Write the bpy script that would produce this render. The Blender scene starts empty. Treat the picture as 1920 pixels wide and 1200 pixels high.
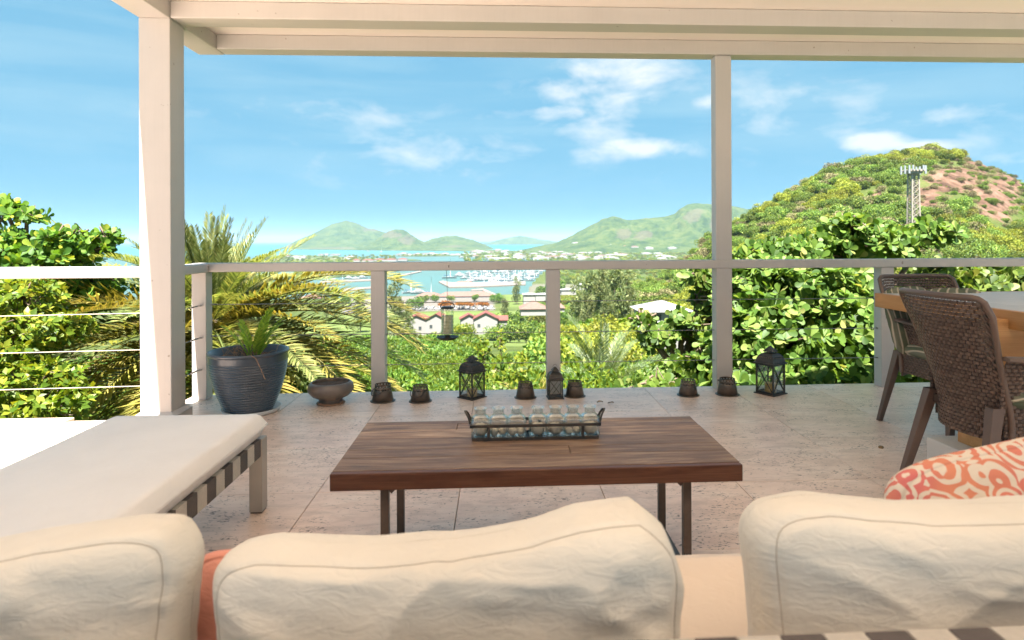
import bpy, math, random
import numpy as np
from mathutils import Vector, Matrix

random.seed(7)
RNG = np.random.default_rng(11)
USE_HAZE = True
scene = bpy.context.scene
COL = scene.collection

# ---------------------------------------------------------------- camera, sky, sun, exposure
F, EYE, YAW, ROLL, CX, CY = 1200.0, 1.10, math.radians(3.05), 0.0046, 999.0, 450.0
SEA = -58.9
cam_data = bpy.data.cameras.new('camera')
cam = bpy.data.objects.new('camera', cam_data)
COL.objects.link(cam)
cam.matrix_world = (Matrix.Translation((0, 0, EYE)) @ Matrix.Rotation(-YAW, 4, 'Z')
                    @ Matrix.Rotation(math.radians(90), 4, 'X') @ Matrix.Rotation(-ROLL, 4, 'Z'))
cam_data.sensor_width = 36
cam_data.lens = F * 36 / 1920
cam_data.shift_x = (960 - CX) / 1920
cam_data.shift_y = (CY - 600) / 1920
cam_data.clip_start = 0.05
cam_data.clip_end = 90000
cam_data.dof.use_dof = True
cam_data.dof.focus_distance = 3.4
cam_data.dof.aperture_fstop = 4.5
scene.camera = cam

SUN_DIR = Vector((-0.06, -0.43, 1.0)).normalized()      # towards the sun
SUN_EL = math.asin(SUN_DIR.z)
SUN_ROT = math.atan2(SUN_DIR.x, SUN_DIR.y)
sun_data = bpy.data.lights.new('sun', 'SUN')
sun_data.energy = 5.0
sun_data.angle = math.radians(0.5)
sun_data.color = (1.0, 0.95, 0.88)
sun = bpy.data.objects.new('sun', sun_data)
COL.objects.link(sun)
sun.rotation_euler = SUN_DIR.to_track_quat('Z', 'Y').to_euler()
scene.view_settings.view_transform = 'Standard'
scene.view_settings.look = 'None'
scene.view_settings.gamma = 1
scene.view_settings.exposure = 2.52
scene.view_settings.use_curve_mapping = False
scene.cycles.use_denoising = True
scene.cycles.max_bounces = 10
scene.cycles.diffuse_bounces = 5
scene.cycles.glossy_bounces = 3
scene.cycles.transmission_bounces = 8
scene.cycles.transparent_max_bounces = 12
scene.cycles.volume_bounces = 0
scene.cycles.caustics_reflective = False
scene.cycles.caustics_refractive = False

def nd(nt, typ, ins=None, **props):
    n = nt.nodes.new(typ)
    for k, v in props.items():
        setattr(n, k, v)
    for k, v in (ins or {}).items():
        s = n.inputs[k]
        if isinstance(v, bpy.types.NodeSocket):
            nt.links.new(v, s)
        else:
            s.default_value = v
    return n

def mth(nt, op, a, b=0.0, c=None, clamp=False):
    ins = {0: a, 1: b}
    if c is not None:
        ins[2] = c
    return nd(nt, 'ShaderNodeMath', ins, operation=op, use_clamp=clamp).outputs[0]

def ramp(nt, fac, stops):
    n = nt.nodes.new('ShaderNodeValToRGB')
    nt.links.new(fac, n.inputs[0])
    e = n.color_ramp.elements
    while len(e) < len(stops):
        e.new(0.5)
    for i, (p, c) in enumerate(stops):
        e[i].position = p
        e[i].color = (c[0], c[1], c[2], 1) if not isinstance(c, (int, float)) else (c, c, c, 1)
    return n.outputs[0]

def mixc(nt, fac, a, b, blend='MIX'):
    n = nt.nodes.new('ShaderNodeMix')
    n.data_type = 'RGBA'
    n.blend_type = blend
    for s, v in ((n.inputs[0], fac), (n.inputs[6], a), (n.inputs[7], b)):
        if isinstance(v, bpy.types.NodeSocket):
            nt.links.new(v, s)
        else:
            s.default_value = v if s.type == 'VALUE' else (v[0], v[1], v[2], 1)
    return n.outputs[2]

# picture-to-world helpers: a sight line of the survey meets a plane or a distance
def sight(px, py):
    x, y = px - CX, CY - py
    u = (x * math.cos(ROLL) + y * math.sin(ROLL)) / F
    v = (-x * math.sin(ROLL) + y * math.cos(ROLL)) / F
    return Vector((math.sin(YAW) + u * math.cos(YAW), math.cos(YAW) - u * math.sin(YAW), v))
def on(px, py, z=0.0):                      # point where the sight line meets height z
    d = sight(px, py)
    t = (z - EYE) / d.z
    return Vector((d.x * t, d.y * t, z))
def at(px, py, dep):                        # point on the sight line at a given depth
    d = sight(px, py)
    return Vector((d.x * dep, d.y * dep, EYE + d.z * dep))
def aty(px, py, Y):                         # point where the sight line meets the wall-plane Y
    d = sight(px, py)
    t = Y / d.y
    return Vector((d.x * t, Y, EYE + d.z * t))

# ---------------------------------------------------------------- world: clear tropical sky with a few clouds
def build_world():
    w = bpy.data.worlds.new('World')
    scene.world = w
    w.use_nodes = True
    nt = w.node_tree
    nt.nodes.clear()
    sky = nd(nt, 'ShaderNodeTexSky', sky_type='NISHITA', sun_disc=False, sun_elevation=SUN_EL, sun_rotation=SUN_ROT,
             altitude=50, air_density=1.0, dust_density=0.25, ozone_density=2.0)
    tc = nd(nt, 'ShaderNodeTexCoord')
    sep = nd(nt, 'ShaderNodeSeparateXYZ', {0: tc.outputs['Generated']})
    x, y, z = sep.outputs
    az = mth(nt, 'ARCTAN2', x, y)
    el = mth(nt, 'ARCSINE', z)
    # even tropical tint of the whole sky
    even = nd(nt, 'ShaderNodeGamma', {0: sky.outputs[0], 1: 0.10}).outputs[0]
    col = mixc(nt, 1.0, even, SKY_TINT, 'MULTIPLY')
    # cloud texture lives on direction, flattened so that the clouds are wider than tall
    cv = nd(nt, 'ShaderNodeCombineXYZ', {0: az, 1: mth(nt, 'MULTIPLY', el, 2.2), 2: 0.0})
    big = nd(nt, 'ShaderNodeTexNoise', {'Vector': cv.outputs[0], 'Scale': 9.0, 'Detail': 8.0, 'Roughness': 0.58, 'Distortion': 0.25}).outputs[0]
    wv = nd(nt, 'ShaderNodeMapping', {'Vector': cv.outputs[0], 'Scale': (1.0, 3.4, 1.0), 'Rotation': (0, 0, -0.16)})
    wisp = nd(nt, 'ShaderNodeTexNoise', {'Vector': wv.outputs[0], 'Scale': 2.2, 'Detail': 7.0, 'Roughness': 0.55, 'Distortion': 0.6}).outputs[0]
    dens = None
    for (px, py, rx, ry, amp) in CLOUDS:
        d = sight(px, py).normalized()
        a0, e0 = math.atan2(d.x, d.y), math.asin(d.z)
        dx = mth(nt, 'DIVIDE', mth(nt, 'SUBTRACT', az, a0), rx / 1250)
        dy = mth(nt, 'DIVIDE', mth(nt, 'SUBTRACT', el, e0), ry / 1250)
        r2 = mth(nt, 'ADD', mth(nt, 'MULTIPLY', dx, dx), mth(nt, 'MULTIPLY', dy, dy))
        b = mth(nt, 'MULTIPLY', mth(nt, 'POWER', 2.718, mth(nt, 'MULTIPLY', r2, -1.0)), amp)
        dens = b if dens is None else mth(nt, 'MAXIMUM', dens, b)
    puff = mth(nt, 'MULTIPLY', mth(nt, 'SUBTRACT', mth(nt, 'ADD', dens, mth(nt, 'MULTIPLY', mth(nt, 'SUBTRACT', big, 0.5), 2.5)), 0.40), 1.5, clamp=True)
    puff = mth(nt, 'MULTIPLY', puff, mth(nt, 'MULTIPLY', dens, 1.5, clamp=True))
    veil = mth(nt, 'MULTIPLY', mth(nt, 'SUBTRACT', wisp, 0.42), 1.6, clamp=True)
    fade = mth(nt, 'MULTIPLY', mth(nt, 'SUBTRACT', el, 0.03), 9.0, clamp=True)
    veil = mth(nt, 'MULTIPLY', veil, fade)
    col = mixc(nt, mth(nt, 'MULTIPLY', veil, 0.85), col, VEIL_COL)
    col = mixc(nt, mth(nt, 'MULTIPLY', puff, 0.92), col, CLOUD_COL)
    bg = nd(nt, 'ShaderNodeBackground', {0: col, 1: SKY_STRENGTH})
    out = nt.nodes.new('ShaderNodeOutputWorld')
    nt.links.new(bg.outputs[0], out.inputs[0])
SKY_STRENGTH = 0.10
SKY_TINT = (0.36, 0.845, 1.19)
CLOUD_COL = (1.75, 1.82, 1.84)
VEIL_COL = (0.98, 1.42, 1.62)
CLOUDS = [(1160, 135, 150, 48, 1.0), (1060, 165, 105, 36, 0.8), (1130, 210, 280, 130, 0.58), (1500, 200, 300, 110, 0.50), (1720, 240, 170, 70, 0.6), (1045, 213, 80, 20, 1.0), (1180, 185, 110, 26, 0.75), (1200, 280, 125, 28, 1.0),
          (1325, 195, 50, 22, 0.9), (1650, 268, 75, 24, 1.15), (1720, 275, 85, 18, 1.0), (1752, 215, 45, 26, 0.85),
          (1500, 170, 90, 40, 0.5), (1900, 300, 60, 18, 0.6), (620, 215, 330, 44, 0.52), (800, 290, 360, 70, 0.56), (1100, 290, 110, 26, 0.6)]
build_world()

# ---------------------------------------------------------------- mesh builder
class MB:
    def __init__(s):
        s.v, s.f, s.sm, s.n = [], [], [], 0
    def add(s, verts, faces, smooth=False):
        o = s.n
        s.v.append(np.asarray(verts, float).reshape(-1, 3))
        s.n += len(s.v[-1])
        s.f += [tuple(i + o for i in f) for f in faces]
        s.sm += [smooth] * len(faces)
        return s
    def box(s, c, d, rot=None, taper=1.0):
        x, y, z = d[0] / 2, d[1] / 2, d[2] / 2
        t = taper
        p = [(-x * t, -y * t, -z), (x * t, -y * t, -z), (x * t, y * t, -z), (-x * t, y * t, -z), (-x, -y, z), (x, -y, z), (x, y, z), (-x, y, z)]
        p = [Vector(q) for q in p]
        if rot is not None:
            p = [rot @ q for q in p]
        c = Vector(c)
        return s.add([tuple(q + c) for q in p], [(0, 3, 2, 1), (4, 5, 6, 7), (0, 1, 5, 4), (1, 2, 6, 5), (2, 3, 7, 6), (3, 0, 4, 7)])
    def bx(s, a, b):                        # box from corner to corner
        return s.box([(a[i] + b[i]) / 2 for i in range(3)], [abs(b[i] - a[i]) for i in range(3)])
    def bar(s, p, q, w, h=None, up=(0, 0, 1)):
        p, q = Vector(p), Vector(q)
        h = h or w
        d = (q - p)
        L = d.length
        d.normalize()
        u = Vector(up)
        if abs(d.dot(u)) > 0.98:
            u = Vector((0, 1, 0))
        a = d.cross(u).normalized()
        b = a.cross(d).normalized()
        return s.box((p + q) / 2, (w, L, h), Matrix((a, d, b)).transposed())
    def grid(s, P, closed=False, smooth=True, flip=False):
        P = np.asarray(P, float)
        nu, nv = P.shape[:2]
        fs = []
        for i in range(nu if closed else nu - 1):
            k = (i + 1) % nu
            for j in range(nv - 1):
                q = (i * nv + j, k * nv + j, k * nv + j + 1, i * nv + j + 1)
                fs.append(q[::-1] if flip else q)
        return s.add(P.reshape(-1, 3), fs, smooth)
    def lathe(s, prof, n=24, c=(0, 0, 0), smooth=True, squ=0.0):
        P = []
        for i in range(n):
            a = 2 * math.pi * i / n
            ca, sa = math.cos(a), math.sin(a)
            k = 1.0
            if squ:
                k = (abs(ca) ** squ + abs(sa) ** squ) ** (-1.0 / squ)
            P.append([(c[0] + r * ca * (k if len(pp) < 3 else 1 + (k - 1) * pp[2]), c[1] + r * sa * (k if len(pp) < 3 else 1 + (k - 1) * pp[2]), c[2] + z)
                      for pp in prof for r, z in [pp[:2]]])
        return s.grid(P, True, smooth)
    def disc(s, c, r, n=24, ry=None, flip=False):
        v = [(c[0] + r * math.cos(2 * math.pi * i / n), c[1] + (ry or r) * math.sin(2 * math.pi * i / n), c[2]) for i in range(n)]
        f = tuple(range(n))
        return s.add(v, [f[::-1] if flip else f])
    def tube(s, pts, r, n=8, caps=True, smooth=True):
        pts = [Vector(p) for p in pts]
        m = len(pts)
        rs = [r] * m if isinstance(r, (int, float)) else list(r)
        T = [(pts[min(i + 1, m - 1)] - pts[max(i - 1, 0)]).normalized() for i in range(m)]
        u = Vector((0, 0, 1)) if abs(T[0].z) < 0.9 else Vector((1, 0, 0))
        rings = []
        for i in range(m):
            a = (u - T[i] * u.dot(T[i])).normalized()
            u = a
            b = T[i].cross(a)
            rings.append([tuple(pts[i] + (a * math.cos(2 * math.pi * k / n) + b * math.sin(2 * math.pi * k / n)) * rs[i]) for k in range(n)])
        P = np.array(rings).transpose(1, 0, 2)
        o = s.n
        s.grid(P, True, smooth, flip=True)
        if caps:
            s.f += [tuple(o + k * m for k in range(n))[::-1], tuple(o + k * m + m - 1 for k in range(n))]
            s.sm += [False, False]
        return s
    def mesh(s, name, mat=None):
        me = bpy.data.meshes.new(name)
        v = np.concatenate(s.v) if s.v else np.zeros((0, 3))
        me.from_pydata(v.tolist(), [], s.f)
        me.polygons.foreach_set('use_smooth', s.sm)
        if mat:
            me.materials.append(mat)
        me.update()
        return me
    def obj(s, name, mat, parent=None, loc=None, bevel=0.0, seg=2):
        o = bpy.data.objects.new(name, s.mesh(name, mat))
        COL.objects.link(o)
        if parent:
            o.parent = parent
        if loc is not None:
            o.location = loc
        if bevel:
            b = o.modifiers.new('edge', 'BEVEL')
            b.width, b.segments, b.limit_method, b.angle_limit = bevel, seg, 'ANGLE', math.radians(35)
            b.harden_normals = False
        return o

def fastmesh(name, V, Q, mat, smooth=False):    # many equal-sized faces, straight from arrays
    me = bpy.data.meshes.new(name)
    V = np.asarray(V, np.float32).reshape(-1, 3)
    Q = np.asarray(Q, np.int32)
    k = Q.shape[1]
    me.vertices.add(len(V))
    me.vertices.foreach_set('co', V.ravel())
    me.loops.add(Q.size)
    me.loops.foreach_set('vertex_index', Q.ravel())
    me.polygons.add(len(Q))
    me.polygons.foreach_set('loop_start', np.arange(len(Q), dtype=np.int32) * k)
    me.polygons.foreach_set('loop_total', np.full(len(Q), k, np.int32))
    if smooth:
        me.polygons.foreach_set('use_smooth', np.ones(len(Q), bool))
    if mat:
        me.materials.append(mat)
    me.update(calc_edges=True)
    return me

def link(name, me, parent=None, loc=None, rotz=0.0, sc=None):
    o = bpy.data.objects.new(name, me)
    COL.objects.link(o)
    if parent:
        o.parent = parent
    if loc is not None:
        o.location = loc
    if rotz:
        o.rotation_euler.z = rotz
    if sc is not None:
        o.scale = sc if not isinstance(sc, (int, float)) else (sc, sc, sc)
    return o
def tag(o, label=None, cat=None, group=None, kind=None):
    for k, v in (('label', label), ('category', cat), ('group', group), ('kind', kind)):
        if v:
            o[k] = v
    return o
def thing(name, label, cat, loc=(0, 0, 0), rotz=0.0, group=None):
    o = bpy.data.objects.new(name, None)
    COL.objects.link(o)
    o.location = loc
    o.rotation_euler = (0, 0, rotz)
    o.empty_display_size = 0.2
    return tag(o, label, cat, group)
def struct(o):
    o['kind'] = 'structure'
    return o
def stuff(o, label=None):
    o['kind'] = 'stuff'
    if label:
        o['label'] = label
    return o
def copy_tree(o, parent=None):
    c = o.copy()
    COL.objects.link(c)
    if parent:
        c.parent = parent
    for ch in list(o.children):
        copy_tree(ch, c)
    return c

# smooth value noise on arrays
_LAT = np.random.default_rng(5).random((64, 64, 64))
def noise3(P, scale=1.0):
    p = np.asarray(P, float) * scale
    i = np.floor(p).astype(int)
    f = p - i
    f = f * f * (3 - 2 * f)
    r = 0
    for dx in (0, 1):
        for dy in (0, 1):
            for dz in (0, 1):
                w = (f[..., 0] if dx else 1 - f[..., 0]) * (f[..., 1] if dy else 1 - f[..., 1]) * (f[..., 2] if dz else 1 - f[..., 2])
                r = r + w * _LAT[(i[..., 0] + dx) & 63, (i[..., 1] + dy) & 63, (i[..., 2] + dz) & 63]
    return r - 0.5
def fbm(P, scale=1.0, oct=4, gain=0.5):
    r, a = 0, 1.0
    for k in range(oct):
        r = r + a * noise3(np.asarray(P) + 7.3 * k, scale * 2 ** k)
        a *= gain
    return r
# ---------------------------------------------------------------- materials
def newmat(name):
    m = bpy.data.materials.new(name)
    m.use_nodes = True
    nt = m.node_tree
    b = nt.nodes['Principled BSDF']
    return m, nt, b
def objpos(nt, scale=(1, 1, 1), rot=(0, 0, 0), shuffle=False):
    tc = nd(nt, 'ShaderNodeTexCoord')
    v = tc.outputs['Object']
    if shuffle:
        oi = nd(nt, 'ShaderNodeObjectInfo')
        sc = nd(nt, 'ShaderNodeVectorMath', {0: (37.0, 19.0, 11.0)}, operation='SCALE')
        nt.links.new(oi.outputs['Random'], sc.inputs['Scale'])
        v = nd(nt, 'ShaderNodeVectorMath', {0: v, 1: sc.outputs[0]}, operation='ADD').outputs[0]
    return nd(nt, 'ShaderNodeMapping', {'Vector': v, 'Scale': scale, 'Rotation': rot}).outputs[0]
def noise(nt, v, scale, detail=4.0, rough=0.55, dist=0.0):
    return nd(nt, 'ShaderNodeTexNoise', {'Vector': v, 'Scale': scale, 'Detail': detail, 'Roughness': rough, 'Distortion': dist}).outputs[0]
def bump(nt, b, h, strength=0.3, dist=0.01):
    n = nd(nt, 'ShaderNodeBump', {'Height': h, 'Strength': strength, 'Distance': dist})
    nt.links.new(n.outputs[0], b.inputs['Normal'])
def setc(nt, b, col, rough=0.5, metal=0.0, spec=0.5):
    s = b.inputs['Base Color']
    if isinstance(col, bpy.types.NodeSocket):
        nt.links.new(col, s)
    else:
        s.default_value = (*col, 1)
    if isinstance(rough, bpy.types.NodeSocket):
        nt.links.new(rough, b.inputs['Roughness'])
    else:
        b.inputs['Roughness'].default_value = rough
    b.inputs['Metallic'].default_value = metal
    b.inputs['Specular IOR Level'].default_value = spec

def m_plain(name, c, rough=0.5, metal=0.0, var=0.12, scale=8.0, bmp=0.15, spec=0.5, bscale=None):
    m, nt, b = newmat(name)
    v = objpos(nt)
    n = noise(nt, v, scale, 5.0, 0.6)
    lo = [x * (1 - var) for x in c]
    hi = [min(1, x * (1 + var)) for x in c]
    setc(nt, b, ramp(nt, n, [(0.25, lo), (0.75, hi)]), rough, metal, spec)
    if bmp:
        bump(nt, b, noise(nt, v, bscale or scale * 6, 4.0), bmp, 0.003)
    return m
M = {}
M['paint'] = m_plain('painted_timber', (0.45, 0.425, 0.405), 0.5, var=0.05, scale=2.5, bmp=0.12, bscale=45)
def m_paint():                                   # brushed timber paint: faint grain, a few chips and knots
    m = M['paint']
    nt = m.node_tree
    b = nt.nodes['Principled BSDF']
    old = b.inputs['Base Color'].links[0].from_socket
    pos = nd(nt, 'ShaderNodeNewGeometry').outputs['Position']
    grain = noise(nt, nd(nt, 'ShaderNodeMapping', {'Vector': pos, 'Scale': (26.0, 26.0, 1.1)}).outputs[0], 3.0, 4.0, 0.6)
    c = mixc(nt, mth(nt, 'MULTIPLY', ramp(nt, grain, [(0.45, 0.0), (0.7, 1.0)]), 0.06), old, (0.27, 0.23, 0.20))
    spots = noise(nt, pos, 19.0, 2.0, 0.4)
    c = mixc(nt, mth(nt, 'MULTIPLY', ramp(nt, spots, [(0.755, 0.0), (0.78, 1.0)]), 0.6), c, (0.16, 0.12, 0.09))
    nt.links.new(c, b.inputs['Base Color'])
m_paint()
M['ceiling'] = m_plain('ceiling_board', (0.85, 0.78, 0.72), 0.6, var=0.03, scale=1.5, bmp=0.05)
M['steel'] = m_plain('cable_steel', (0.30, 0.29, 0.28), 0.35, 1.0, bmp=0)
M['iron'] = m_plain('dark_iron', (0.06, 0.053, 0.047), 0.5, 0.5, var=0.35, scale=25, bmp=0.3)
M['bronze'] = m_plain('bronze_tin', (0.125, 0.098, 0.078), 0.42, 0.6, var=0.35, scale=22, bmp=0.25)
M['frame_metal'] = m_plain('taupe_metal', (0.33, 0.295, 0.255), 0.42, 0.15, var=0.05, bmp=0.05)
M['leg_steel'] = m_plain('brown_steel', (0.085, 0.062, 0.05), 0.45, 0.5, var=0.25, scale=20, bmp=0.2)
M['strap_dark'] = m_plain('dark_strap', (0.075, 0.06, 0.055), 0.7, var=0.15, scale=90, bmp=0.4)
M['strap_light'] = m_plain('light_strap', (0.42, 0.385, 0.335), 0.7, var=0.1, scale=90, bmp=0.4)
M['white_block'] = m_plain('white_block', (0.62, 0.60, 0.57), 0.6, var=0.05)
M['saucer'] = m_plain('pale_saucer', (0.55, 0.56, 0.56), 0.35, var=0.06)
M['soil'] = m_plain('potting_soil', (0.065, 0.04, 0.025), 0.95, var=0.7, scale=60, bmp=0.9, bscale=90)
M['bark'] = m_plain('bark', (0.13, 0.095, 0.065), 0.9, var=0.4, scale=12, bmp=0.8, bscale=40)
M['twig'] = m_plain('dry_twig', (0.26, 0.16, 0.095), 0.9, var=0.4, scale=30)
M['shell'] = m_plain('sea_shell', (0.70, 0.60, 0.50), 0.45, var=0.25, scale=40, bmp=0.3)
M['wax'] = m_plain('candle_wax', (0.72, 0.47, 0.15), 0.4, var=0.12, scale=30)
M['clay'] = m_plain('clay_saucer', (0.28, 0.15, 0.085), 0.7, var=0.15, scale=20)
M['dry_leaf'] = m_plain('dry_leaf', (0.22, 0.15, 0.08), 0.8, var=0.4, scale=40)
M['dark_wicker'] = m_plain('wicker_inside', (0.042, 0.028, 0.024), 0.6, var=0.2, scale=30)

def m_wicker():
    m, nt, b = newmat('brown_wicker')
    v = objpos(nt)
    isl = nd(nt, 'ShaderNodeNewGeometry').outputs['Random Per Island']
    c = ramp(nt, isl, [(0, (0.082, 0.053, 0.042)), (1, (0.14, 0.093, 0.073))])
    setc(nt, b, c, 0.42, 0, 0.45)
    bump(nt, b, noise(nt, v, 260, 3), 0.25, 0.002)
    return m
M['wicker'] = m_wicker()

def m_travertine():
    m, nt, b = newmat('travertine')
    v = objpos(nt, shuffle=True)
    vs = nd(nt, 'ShaderNodeMapping', {'Vector': v, 'Scale': (1.0, 2.3, 1.0)}).outputs[0]
    oi = nd(nt, 'ShaderNodeObjectInfo')
    clouds = noise(nt, vs, 2.6, 6.0, 0.6, 0.4)
    c = ramp(nt, clouds, [(0.26, (0.62, 0.435, 0.335)), (0.5, (0.77, 0.585, 0.475)), (0.74, (0.83, 0.69, 0.59))])
    c = mixc(nt, mth(nt, 'MULTIPLY', oi.outputs['Random'], 0.3), c, (0.60, 0.47, 0.375))
    veins = noise(nt, nd(nt, 'ShaderNodeMapping', {'Vector': v, 'Scale': (1.0, 4.5, 1.0), 'Rotation': (0, 0, 0.12)}).outputs[0], 5.0, 6.0, 0.65, 0.8)
    c = mixc(nt, mth(nt, 'MULTIPLY', ramp(nt, veins, [(0.50, 0.0), (0.64, 1.0)]), 0.40), c, (0.42, 0.31, 0.24))
    # open travertine pores, in drifts
    pv = nd(nt, 'ShaderNodeMapping', {'Vector': v, 'Scale': (1.0, 1.9, 1.0)}).outputs[0]
    pits = noise(nt, pv, 55.0, 3.0, 0.6, 0.5)
    drift = noise(nt, pv, 2.6, 4.0, 0.6, 0.8)
    thr = mth(nt, 'SUBTRACT', pits, mth(nt, 'MULTIPLY', mth(nt, 'SUBTRACT', 0.62, drift), 0.42))
    hole = ramp(nt, thr, [(0.570, 0.0), (0.61, 1.0)])
    blot = noise(nt, nd(nt, 'ShaderNodeMapping', {'Vector': v, 'Scale': (1.0, 1.5, 1.0)}).outputs[0], 9.0, 6.0, 0.7, 0.6)
    c = mixc(nt, mth(nt, 'MULTIPLY', ramp(nt, blot, [(0.48, 0.0), (0.68, 1.0)]), 0.45), c, (0.46, 0.33, 0.25))
    c = mixc(nt, mth(nt, 'MULTIPLY', hole, 0.88), c, (0.11, 0.07, 0.045))
    rough = mth(nt, 'ADD', mth(nt, 'MULTIPLY', clouds, 0.25), 0.24)
    setc(nt, b, c, rough, 0, 0.75)
    b.inputs['Coat Roughness'].default_value = 0.25
    b.inputs['Coat IOR'].default_value = 1.6
    h = mth(nt, 'SUBTRACT', mth(nt, 'MULTIPLY', clouds, 0.25), hole)
    bump(nt, b, h, 0.35, 0.004)
    return m
M['travertine'] = m_travertine()
M['bounce_deck'] = m_plain('pale_bounce_deck', (0.62, 0.53, 0.44), 0.8, var=0.08, scale=1.5)  # paving out of view, its tone set to bounce sunlight under the roof
M['grout'] = m_plain('grout', (0.36, 0.29, 0.23), 0.9, var=0.2, scale=12)

def m_wood(name, dark, mid, light, rough=0.5, gs=1.0):
    m, nt, b = newmat(name)
    v = objpos(nt, scale=(0.9 * gs, 9.0 * gs, 9.0 * gs), shuffle=True)
    g = noise(nt, v, 3.2, 8.0, 0.62, 1.1)
    fine = noise(nt, nd(nt, 'ShaderNodeMapping', {'Vector': v, 'Scale': (1.0, 7.0, 7.0)}).outputs[0], 6.0, 5.0, 0.7)
    c = ramp(nt, g, [(0.28, dark), (0.47, mid), (0.64, light)])
    patch = noise(nt, nd(nt, 'ShaderNodeMapping', {'Vector': v, 'Scale': (1.6, 0.35, 0.35)}).outputs[0], 2.4, 4.0, 0.6)
    c = mixc(nt, mth(nt, 'MULTIPLY', ramp(nt, patch, [(0.5, 0.0), (0.68, 1.0)]), 0.5), c, light)
    c = mixc(nt, mth(nt, 'MULTIPLY', ramp(nt, fine, [(0.35, 1.0), (0.55, 0.0)]), 0.5), c, dark)
    oi = nd(nt, 'ShaderNodeObjectInfo')
    c = mixc(nt, mth(nt, 'MULTIPLY', oi.outputs['Random'], 0.55), c, dark)
    setc(nt, b, c, mth(nt, 'ADD', mth(nt, 'MULTIPLY', g, 0.3), rough - 0.15), 0, 0.4)
    bump(nt, b, fine, 0.25, 0.003)
    return m
M['old_wood'] = m_wood('weathered_teak', (0.065, 0.036, 0.023), (0.25, 0.15, 0.092), (0.50, 0.36, 0.25), 0.5)
M['edge_wood'] = m_wood('reddish_plank', (0.05, 0.018, 0.010), (0.125, 0.045, 0.022), (0.20, 0.085, 0.045), 0.42)
M['pine'] = m_wood('oiled_pine', (0.36, 0.17, 0.06), (0.52, 0.27, 0.10), (0.62, 0.36, 0.16), 0.5, 0.5)
M['grey_top'] = m_wood('greyed_tabletop', (0.40, 0.37, 0.34), (0.50, 0.47, 0.44), (0.58, 0.55, 0.52), 0.45, 0.6)

def m_fabric(name, c, c2, wr=0.6, weave=900, folds=7.0):
    m, nt, b = newmat(name)
    v = objpos(nt)
    n = noise(nt, v, 3.5, 4.0, 0.55)
    setc(nt, b, ramp(nt, n, [(0.3, c), (0.7, c2)]), 0.9, 0, 0.2)
    f1 = noise(nt, nd(nt, 'ShaderNodeMapping', {'Vector': v, 'Scale': (1.0, 1.0, 0.55), 'Rotation': (0, 0.5, 0)}).outputs[0], folds, 4.0, 0.5, 1.6)
    f2 = noise(nt, v, weave, 2.0)
    f3 = noise(nt, nd(nt, 'ShaderNodeMapping', {'Vector': v, 'Scale': (1.0, 1.0, 2.6), 'Rotation': (0, 0.3, 0)}).outputs[0], folds * 3.5, 3.0, 0.55, 1.2)
    h = mth(nt, 'ADD', mth(nt, 'ADD', mth(nt, 'MULTIPLY', f1, 0.55), mth(nt, 'MULTIPLY', f3, 0.45)), mth(nt, 'MULTIPLY', f2, 0.06))
    bump(nt, b, h, wr, 0.02)
    b.inputs['Sheen Weight'].default_value = 0.15
    return m
M['cream'] = m_fabric('cream_canvas', (0.62, 0.57, 0.49), (0.68, 0.63, 0.55), 0.32)
M['seam'] = m_plain('cushion_seam', (0.38, 0.32, 0.25), 0.95, bmp=0)
M['mattress'] = m_fabric('white_mattress', (0.70, 0.68, 0.66), (0.75, 0.73, 0.71), 0.40, folds=3.0)
M['seat'] = m_fabric('pale_seat', (0.62, 0.52, 0.43), (0.68, 0.575, 0.48), 0.2)
M['coral_plain'] = m_fabric('coral_cloth', (0.62, 0.245, 0.18), (0.68, 0.31, 0.235), 0.4)

def m_coral():
    m, nt, b = newmat('coral_print')
    v = objpos(nt)
    w = nd(nt, 'ShaderNodeTexNoise', {'Vector': v, 'Scale': 6.5, 'Detail': 2.0, 'Roughness': 0.5, 'Distortion': 0.8})
    rings = nd(nt, 'ShaderNodeTexVoronoi', {'Vector': v, 'Scale': 17.0, 'Randomness': 0.9}, feature='F1', distance='EUCLIDEAN')
    s = mth(nt, 'SINE', mth(nt, 'ADD', mth(nt, 'MULTIPLY', rings.outputs['Distance'], 26.0), mth(nt, 'MULTIPLY', w.outputs[0], 22.0)))
    t = mth(nt, 'SINE', mth(nt, 'MULTIPLY', mth(nt, 'ADD', w.outputs[0], mth(nt, 'MULTIPLY', rings.outputs['Distance'], 0.25)), 62.0))
    k = mth(nt, 'ADD', mth(nt, 'MULTIPLY', s, 0.55), mth(nt, 'MULTIPLY', t, 0.45))
    ink = ramp(nt, mth(nt, 'ADD', mth(nt, 'MULTIPLY', k, 0.5), 0.5), [(0.46, 0.0), (0.54, 1.0)])
    hue = ramp(nt, noise(nt, v, 6.0, 2.0), [(0.4, (0.55, 0.15, 0.145)), (0.58, (0.58, 0.22, 0.135))])
    c = mixc(nt, ink, hue, (0.62, 0.54, 0.45))
    setc(nt, b, c, 0.9, 0, 0.2)
    bump(nt, b, noise(nt, v, 7, 4, 0.5, 1.0), 0.3, 0.02)
    return m
M['coral'] = m_coral()

def m_stripe_cushion():
    m, nt, b = newmat('striped_green_cloth')
    v = objpos(nt, rot=(0, 0, 0.9))
    w = nd(nt, 'ShaderNodeTexWave', {'Vector': v, 'Scale': 5.0, 'Distortion': 5.0, 'Detail': 1.5, 'Detail Scale': 0.7})
    c = ramp(nt, w.outputs['Fac'], [(0.25, (0.11, 0.13, 0.085)), (0.45, (0.42, 0.36, 0.27)), (0.6, (0.48, 0.42, 0.33)), (0.8, (0.16, 0.165, 0.12))])
    setc(nt, b, c, 0.9, 0, 0.2)
    return m
M['green_stripe'] = m_stripe_cushion()

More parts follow.
